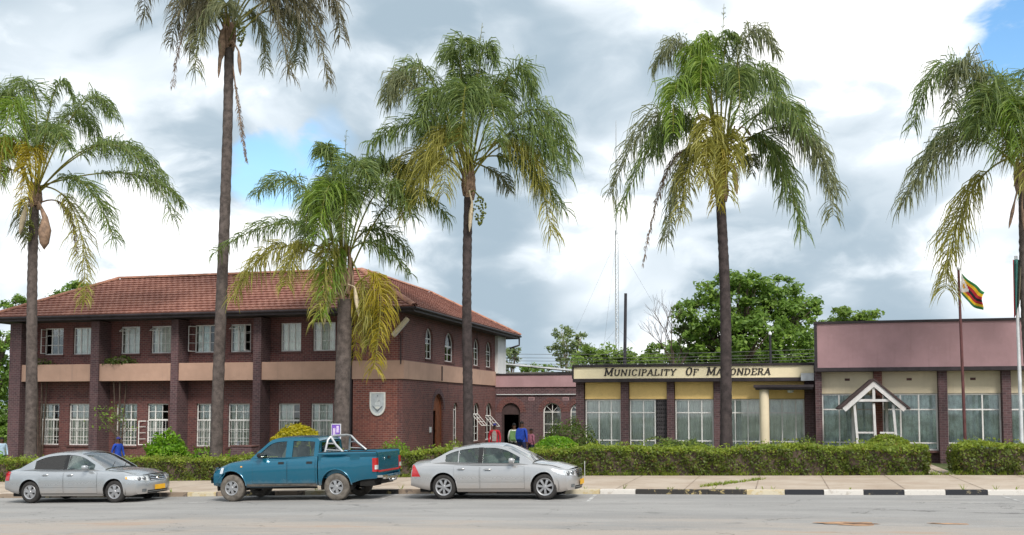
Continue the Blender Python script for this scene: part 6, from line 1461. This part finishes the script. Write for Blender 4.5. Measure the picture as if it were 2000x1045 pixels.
# blue double-cab pickup, nose towards -X
def pickup():
    L, W = 5.02, 1.80; xr_, xf_ = 1.16, 4.27; r = .365
    root = place_car('pickup_truck', 'teal blue double-cab pickup with white roll bar and dusty tyres', -12.95, 26.05, (xr_+xf_)/2, -1, .030)
    ar = .44; zc_ = .40; cabx = 1.70
    sh = Shell(L, W, [(0, 1.24), (1.6, 1.22), (3.3, 1.16), (3.65, 1.165), (4.1, 1.12), (4.6, 1.05), (4.85, .98), (5.02, .88)], [(0, 1.2), (1.6, 1.17), (3.4, 1.10), (3.7, 1.09), (4.3, 1.04), (4.8, .93), (5.02, .82)],
               [(0, .58), (.4, .55), (.75, .46), (1.7, .40), (3.8, .38), (4.6, .40), (4.8, .40), (5.02, .44)], [(xr_, zc_, ar), (xf_, zc_, ar)], [(0, .98), (1., 1.), (3.6, 1), (4.3, 1.0), (5.02, .92)], cf=.20, crr=.03, kf=.10, kr=.0, zf=.66, tuck=.03)
    sh.build(root, 'teal', cabx, L, cap=(False, True)); wells(root, sh)
    MB().box(.1, L-.5, -W/2+.30, W/2-.30, .40, .56).build('chassis', 'underside', root, None, True)
    MB().add([(cabx, y, z) for y in (-.86, .86) for z in (.45, 1.2)], [(0, 1, 3, 2)]).build('cab_back', 'teal', root, None, True)
    # load bed: outer panel, rail, inner panel
    for sg in (-1, 1):
        xs = sorted(list(np.linspace(.0, cabx-.03, 60))+[xr_-ar+.001, xr_+ar-.001]); mb = MB(); vs = []
        for x in xs:
            za = max(sh.zbot(x), sh.arch(x)); hp = [(W/2-.10, .62), (W/2-.10, 1.26), (W/2-.085, 1.285), (W/2-.03, 1.285), (W/2-.006, 1.262)]
            for f in (0., .12, .3, .5, .7, .85, 1.): z = 1.235+(za-1.235)*f; hp.append((sh.side_raw(x, max(z, sh.zbot(x)))+.002 if f else W/2-.004, z))
            vs += [(x, sg*y, z) for y, z in hp]
        n = 12; mb.add(vs, [(i*n+j, i*n+j+1, (i+1)*n+j+1, (i+1)*n+j) for i in range(len(xs)-1) for j in range(n-1)])
        mb.add(vs[:n], [tuple(range(n))]); mb.add(vs[-n:], [tuple(range(n))])
        mb.build('bed_side', 'teal', root, None, True, smooth=40)
        MB().tube([(.02, sg*(W/2-.055), 1.292), (cabx-.05, sg*(W/2-.055), 1.292)], .018, 6).build('bed_rail', 'black_trim', root, None, True)
        for x in (xr_, xf_): wheel(root, x, sg*(W/2-.13), r, .24, sg, .20, 6, 'tyre_dusty', .05, 'spoke')
        # black flares round the wheel openings
        for xc in (xr_, xf_):
            pts = []
            for i in range(15):
                a = math.pi*(.02+.96*i/14); x = xc+(ar+.004)*math.cos(a); z = zc_+(ar+.004)*math.sin(a); pts.append((x, sg*(sh.side_raw(x, z)+.004), z))
            MB().tube(pts, .022, 6).build('wheel_flare', 'teal', root, None, True, smooth=60)
        # rear lamp cluster, on the side corner
        tl = MB().box(-.012, .10, sg*(W/2-.005)-(.012 if sg > 0 else 0.), sg*(W/2-.005)+(.012 if sg < 0 else 0.)+sg*.008, .76, 1.12).build('tail_light', 'lamp_red', root, None, True)
        MB().box(-.018, -.0, min(sg*(W/2-.13), sg*(W/2-.01)), max(sg*(W/2-.13), sg*(W/2-.01)), .76, 1.12).build('tail_light', 'lamp_red', root, None, True)
        MB().box(-.022, .03, min(sg*(W/2-.12), sg*(W/2+.009)), max(sg*(W/2-.12), sg*(W/2+.009)), .82, .93).build('reversing_light', 'lamp_clear', tl, None, True)
        # doors
        zs = lambda x: sh.zsh(x)-.012
        for xa, xb in ((1.76, 2.56), (2.60, 3.62)):
            sh.side_panel(xa-.006, xb+.006, lambda x: .475, lambda x: zs(x)+.003, sg, .002).build('door_gap', 'black_trim', root, None, True, smooth='all', recalc=False)
            d = sh.side_panel(xa, xb, lambda x: .485, zs, sg, .006).build('door', 'teal', root, None, True, smooth='all', recalc=False)
            sh.side_panel(xa+.08, xa+.25, lambda x: 1.0, lambda x: 1.06, sg, .016, 4, 2).build('handle', 'black_trim', d, None, True, recalc=False)
        sh.side_panel(1.72, xf_-ar-.03, lambda x: .40, lambda x: .465, sg, .008, 20, 2).build('sill_panel', 'tyre_dusty', root, None, True, recalc=False)
        MB().tube([(1.75, sg*.80, .36), (3.75, sg*.80, .36)], .03, 8).build('side_step', 'underside', root, None, True)
        # head lamps, indicator, corner bumper
        grid_front(sh, sg*.46, sg*.86, .78, .93, .008, 1, 8, 4).build('headlight', 'lamp_clear', root, None, True, smooth='all')
        sh.side_panel(L-.36, L-.22, lambda x: .76, lambda x: .92, sg, .010, 5, 3).build('headlight', 'lamp_clear', root, None, True, recalc=False)
        sh.side_panel(3.93, 3.99, lambda x: .93, lambda x: .965, sg, .012, 2, 2).build('indicator', 'lamp_amber', root, None, True, recalc=False)
        q = (3.30, sg*.90, 1.22)
        mirror(root, (q[0]+.05, q[1]-sg*.06, q[2]), sg, 'black_trim')
        seat(root, 2.85, sg*.38, .95); seat(root, 2.0, sg*.38, .97)
    # bumper lip in front
    xs = np.linspace(-.86, .86, 15); vs = []
    for y in xs:
        for z, o_ in ((.50, .03), (.52, .055), (.66, .06), (.69, .045), (.70, .0)): q = sh.D((L, y, z)); vs.append((q[0]+o_, q[1]*1.03, z))
    MB().add(vs, [(i*5+j, (i+1)*5+j, (i+1)*5+j+1, i*5+j+1) for i in range(14) for j in range(4)]).build('bumper', 'teal', root, None, True, smooth='all')
    for sg in (-1, 1): sh.side_panel(L-.40, L-.02, lambda x: .50, lambda x: .69, sg, .035, 8, 4).build('bumper_corner', 'teal', root, None, True, smooth='all', recalc=False)
    grid_front(sh, -.42, .42, .76, .92, .008, 1, 8, 3).build('grille', 'black_trim', root, None, True)
    # bed floor, tailgate, rear step bumper
    MB().box(.03, cabx-.03, -W/2+.10, W/2-.10, .60, .64).box(cabx-.06, cabx-.03, -W/2+.10, W/2-.10, .642, 1.24).build('bed_floor', 'teal', root, None, True)
    tg = MB().box(-.005, .045, -W/2+.135, W/2-.135, .70, 1.255).box(-.012, -.0052, -W/2+.2, W/2-.2, .86, 1.18).build('tailgate', 'teal', root, None, True)
    MB().box(-.02, -.0055, -W/2+.16, W/2-.16, .74, .785).build('tailgate_stripe', 'red_stripe', tg, None, True); MB().box(-.03, -.013, -.10, .10, 1.08, 1.14).build('tailgate_handle', 'black_trim', tg, None, True)
    MB().lathe([(.001, 0), (.025, .0), (.025, .01)], 10, 'y').build('tailgate_lock', 'chrome', tg, Matrix.Translation((-.02, .35, 1.1)) @ Matrix.Rotation(math.pi/2, 4, 'Z'), True)
    MB().box(-.16, .02, -W/2+.08, -W/2+.42, .60, .66).box(-.16, .02, W/2-.42, W/2-.08, .60, .66).box(-.10, -.02, -W/2+.42, W/2-.42, .54, .60).build('rear_bumper', 'chrome', root, None, True)
    MB().tube([(-.02, 0, .5), (-.18, 0, .5)], .035, 8).lathe([(.001, .56), (.035, .55), (.035, .51), (.02, .48)], 10, 'z', (-.2, 0, 0)).build('tow_ball', 'chrome', root, None, True, smooth=60)
    MB().box(.1, .5, .3, .8, .38, .58).build('spare_wheel_tray', 'underside', root, None, True)
    # cab
    cb = Cabin([(1.70, 1.60), (1.76, 1.665), (2.0, 1.70), (2.5, 1.715), (2.9, 1.70), (3.10, 1.655), (3.35, 1.47), (3.72, 1.15)], [(1.70, 1.15), (2., 1.14), (2.6, 1.13), (3.4, 1.12), (3.72, 1.11)], .845, .68, 1.13, 1.71, crown=.035, pinch=.03)
    cb.build(root, 'teal', [(1.83, 2.47, .05, .10), (2.66, 3.50, .05, .10)], 1.70, 3.06, (), back_glass=False)
    MB().add([(1.70, s_*y, z) for s_ in (-1, 1) for y, z in ((.84, 1.15), (.70, 1.60))], [(0, 1, 3, 2)]).build('cab_rear_panel', 'teal', root, None, True)
    MB().box(1.685, 1.697, -.58, .58, 1.26, 1.56).build('rear_window', 'car_glass', root, None, True)
    ca = MB().box(3.25, 3.75, -.66, .66, .8, 1.10).build('dashboard', 'black_trim', root, None, True)
    # roll bar: white tubular hoop with braces
    rbm = MB(); pt = .034
    for sg in (-1, 1):
        rbm.tube([(1.50, sg*.80, 1.29), (1.44, sg*.74, 1.62), (1.40, sg*.66, 1.70)], pt, 8); rbm.tube([(1.38, sg*.66, 1.70), (1.22, sg*.74, 1.50), (.98, sg*.80, 1.29)], pt, 8)
        rbm.tube([(1.49, sg*.79, 1.36), (1.02, sg*.79, 1.33)], .02, 6); rbm.tube([(1.46, sg*.76, 1.53), (1.24, sg*.74, 1.52)], .02, 6)
    rbm.tube([(1.40, -.66, 1.70), (1.40, -.4, 1.725), (1.40, .4, 1.725), (1.40, .66, 1.70)], pt, 8)
    rbm.build('roll_bar', 'metal_grey', root, None, True, smooth=60)
    return root
pickup()

# ------------------------------------------------------------------ people
def person(label, X, Y, face, height, top, legs, pose=0., cap=None, pack=None, arm=(0., 0.), sleeves=True, vest=None):
    z0 = g(X)+.11; M_ = Matrix.Translation((X, Y, z0)) @ Matrix.Rotation(face, 4, 'Z') @ Matrix.Scale(height/1.75, 4)
    th = thing('person', label, 'person', mat4=M_)
    # skeleton (faces -Y locally): skin modifier gives one continuous body
    V = []; E_ = []; Rr = []
    def v(p, r_): V.append(p); Rr.append(r_); return len(V)-1
    def e(a, b): E_.append((a, b))
    pel = v((0, 0, .95), (.16, .12)); wa = v((0, 0, 1.08), (.14, .11)); ch = v((0, 0, 1.28), (.17, .125)); nk0 = v((0, .0, 1.44), (.10, .09)); nk = v((0, -.01, 1.50), (.055, .058)); hd0 = v((0, -.02, 1.58), (.075, .09)); hd1 = v((0, -.015, 1.66), (.078, .095)); hd2 = v((0, 0, 1.72), (.055, .07))
    for a, b in ((pel, wa), (wa, ch), (ch, nk0), (nk0, nk), (nk, hd0), (hd0, hd1), (hd1, hd2)): e(a, b)
    tips = []
    for s, sw in ((-1, pose), (1, -pose)):
        hip = v((s*.10, 0, .88), (.095, .10)); kn = v((s*.11, -sw*.5-.02, .50), (.062, .068)); an = v((s*.11, -sw*.7+.03, .09), (.042, .045)); toe = v((s*.12, -sw*.7-.14, .035), (.042, .032))
        e(pel, hip); e(hip, kn); e(kn, an); e(an, toe)
        sho = v((s*.19, 0, 1.40), (.065, .065)); el = v((s*.25, .02+sw*.25, 1.12), (.045, .046)); bend = arm[0] if s < 0 else arm[1]
        wr = v((s*.24, sw*.4-.06-bend*.22, .88+bend*.18), (.030, .028)); pa_ = v((s*.235, sw*.45-.09-bend*.28, .80+bend*.2), (.036, .018))
        e(nk0, sho); e(sho, el); e(el, wr); e(wr, pa_); tips.append((V[wr], V[pa_], s))
    me = bpy.data.meshes.new('body'); me.from_pydata(V, E_, []); tmp = bpy.data.objects.new('tmp_body', me); COL.objects.link(tmp)
    mod = tmp.modifiers.new('skin', 'SKIN')
    for i, sv in enumerate(me.skin_vertices[0].data): sv.radius = Rr[i]; sv.use_root = (i == 0)
    sub = tmp.modifiers.new('sub', 'SUBSURF'); sub.levels = 2; sub.render_levels = 2
    dg = bpy.context.evaluated_depsgraph_get(); bm2 = bpy.data.meshes.new_from_object(tmp.evaluated_get(dg)); bpy.data.objects.remove(tmp)
    vs = [tuple(q.co) for q in bm2.vertices]; fs = [tuple(p.vertices) for p in bm2.polygons]
    mb = MB(); mb.v = vs; mb.f = fs; mb.m = []
    for p in bm2.polygons:
        c = p.center; ax = abs(c.x)
        if c.z > 1.47: k = 0
        elif ax > .20 and c.z < 1.3 and (c.z < .93 + .15*max(arm) or not sleeves and c.z < 1.2): k = 0
        elif c.z < .92 and ax < .2: k = 2 if c.z > .08 else 3
        else: k = 1
        mb.m.append(k)
    for wr, pa_, s in tips:   # fingers and thumb
        wr, pa_ = Vector(wr), Vector(pa_); d = (pa_-wr).normalized(); sd = Vector((0, 1, 0)).cross(d).normalized()*.0+Vector((0, 1, 0))
        for k, ln in enumerate((.062, .072, .068, .052)):
            o_ = pa_+Vector((0, (k-1.5)*.019, 0))+d*.01; mb.tube([o_, o_+d*ln*.55, o_+d*ln+Vector((-s*.015, 0, 0))], [.009, .008, .006], 6, 0)
        o_ = wr+d*.03+Vector((0, -.028, 0)); mb.tube([o_, o_+d*.03+Vector((-s*.005, -.025, 0)), o_+d*.06+Vector((-s*.01, -.03, 0))], [.011, .010, .007], 6, 0)
    mb.build('body', ['skin', top, legs, 'c_dark'], th, None, True, smooth='all')
    # head details
    hm = MB(); vs = []
    for j in range(7):
        a = math.pi/2*j/6
        for i in range(16): q = 2*math.pi*i/16; vs.append((.083*math.cos(q)*math.cos(a), -.005+.10*math.sin(q)*math.cos(a), 1.67+.095*math.sin(a)))
    hm.add(vs, [(j*16+i, j*16+(i+1) % 16, (j+1)*16+(i+1) % 16, (j+1)*16+i) for j in range(6) for i in range(16)])
    if cap: hm.box(-.06, .06, -.19, -.08, 1.675, 1.69)
    hm.build('cap' if cap else 'hair', cap or 'hair', th, None, True, smooth='all')
    fm_ = MB(); fm_.tube([(0, -.095, 1.63), (0, -.118, 1.60), (0, -.10, 1.59)], [.008, .014, .008], 6)
    fm_.build('nose', 'skin', th, None, True, smooth='all')
    for s in (-1, 1): MB().lathe([(.001, -.01), (.018, 0), (.02, .01), (.001, .018)], 8, 'y', (s*.085, .0, 1.615)).build('ear', 'skin', th, None, True, smooth='all')
    ey = MB()
    for s in (-1, 1): MB().box(s*.03-.012, s*.03+.012, -.104, -.098, 1.628, 1.64).build('eye', 'c_dark', th, None, True)
    ey.box(-.022, .022, -.106, -.098, 1.555, 1.562); ey.build('mouth', 'c_dark', th, None, True)
    if vest:
        MB().prism([(-.09, .98), (.09, .98), (.10, 1.3), (.05, 1.44), (-.05, 1.44), (-.10, 1.3)], [], -.135, -.118).build('shirt_front', vest, th, None, True)
    if pack:
        pk = MB(); pk.prism([(-.14, 1.0), (.14, 1.0), (.16, 1.2), (.13, 1.42), (-.13, 1.42), (-.16, 1.2)], [], .13, .26)
        po_ = pk.build('backpack', pack, th, None, True); MB().box(-.1, .1, .262, .29, 1.04, 1.22).build('pocket', pack, po_, None, True)
        st_ = MB()
        for s in (-1, 1): st_.tube([(s*.11, .14, 1.42), (s*.12, .03, 1.475), (s*.12, -.12, 1.36), (s*.14, -.06, 1.1), (s*.14, .13, 1.05)], .016, 5)
        st_.build('strap', pack, po_, None, True)
    return th
def pat(px, Y): return at(px, 850, Y).x
person('person in red and grey top and dark cap walking near the arched doorway', pat(966, 41.5), 41.5, R(10), 1.70, 'c_red', 'c_grey', .12, 'c_cap', vest='c_grey')
v_ = bpy.data.objects[-1] if False else None
person('person in blue top with pale badge and backpack facing the arched doorway', pat(1019, 40.5), 40.5, R(170), 1.76, 'c_blue', 'c_navy', .15, None, 'c_blue')
person('person in white top with green bag beside the person in blue', pat(1004, 41.8), 41.8, R(185), 1.68, 'c_white', 'c_dark', .1, None, 'c_green')
person('person in pink patterned top beside the brick wall of the link', pat(1037, 42.5), 42.5, R(150), 1.42, 'c_pink', 'c_navy', .1, None, 'c_pink')
person('person in dark blue jacket stooping behind the silver saloon roof', pat(231, 35.2), 35.2, R(75), 1.62, 'c_blue', 'c_dark', .2, 'c_cap')
person('person in pale blue shirt by the far corner of the brick office', pat(4, 37.5), 37.5, R(60), 1.62, 'c_sky', 'c_dark', .1)
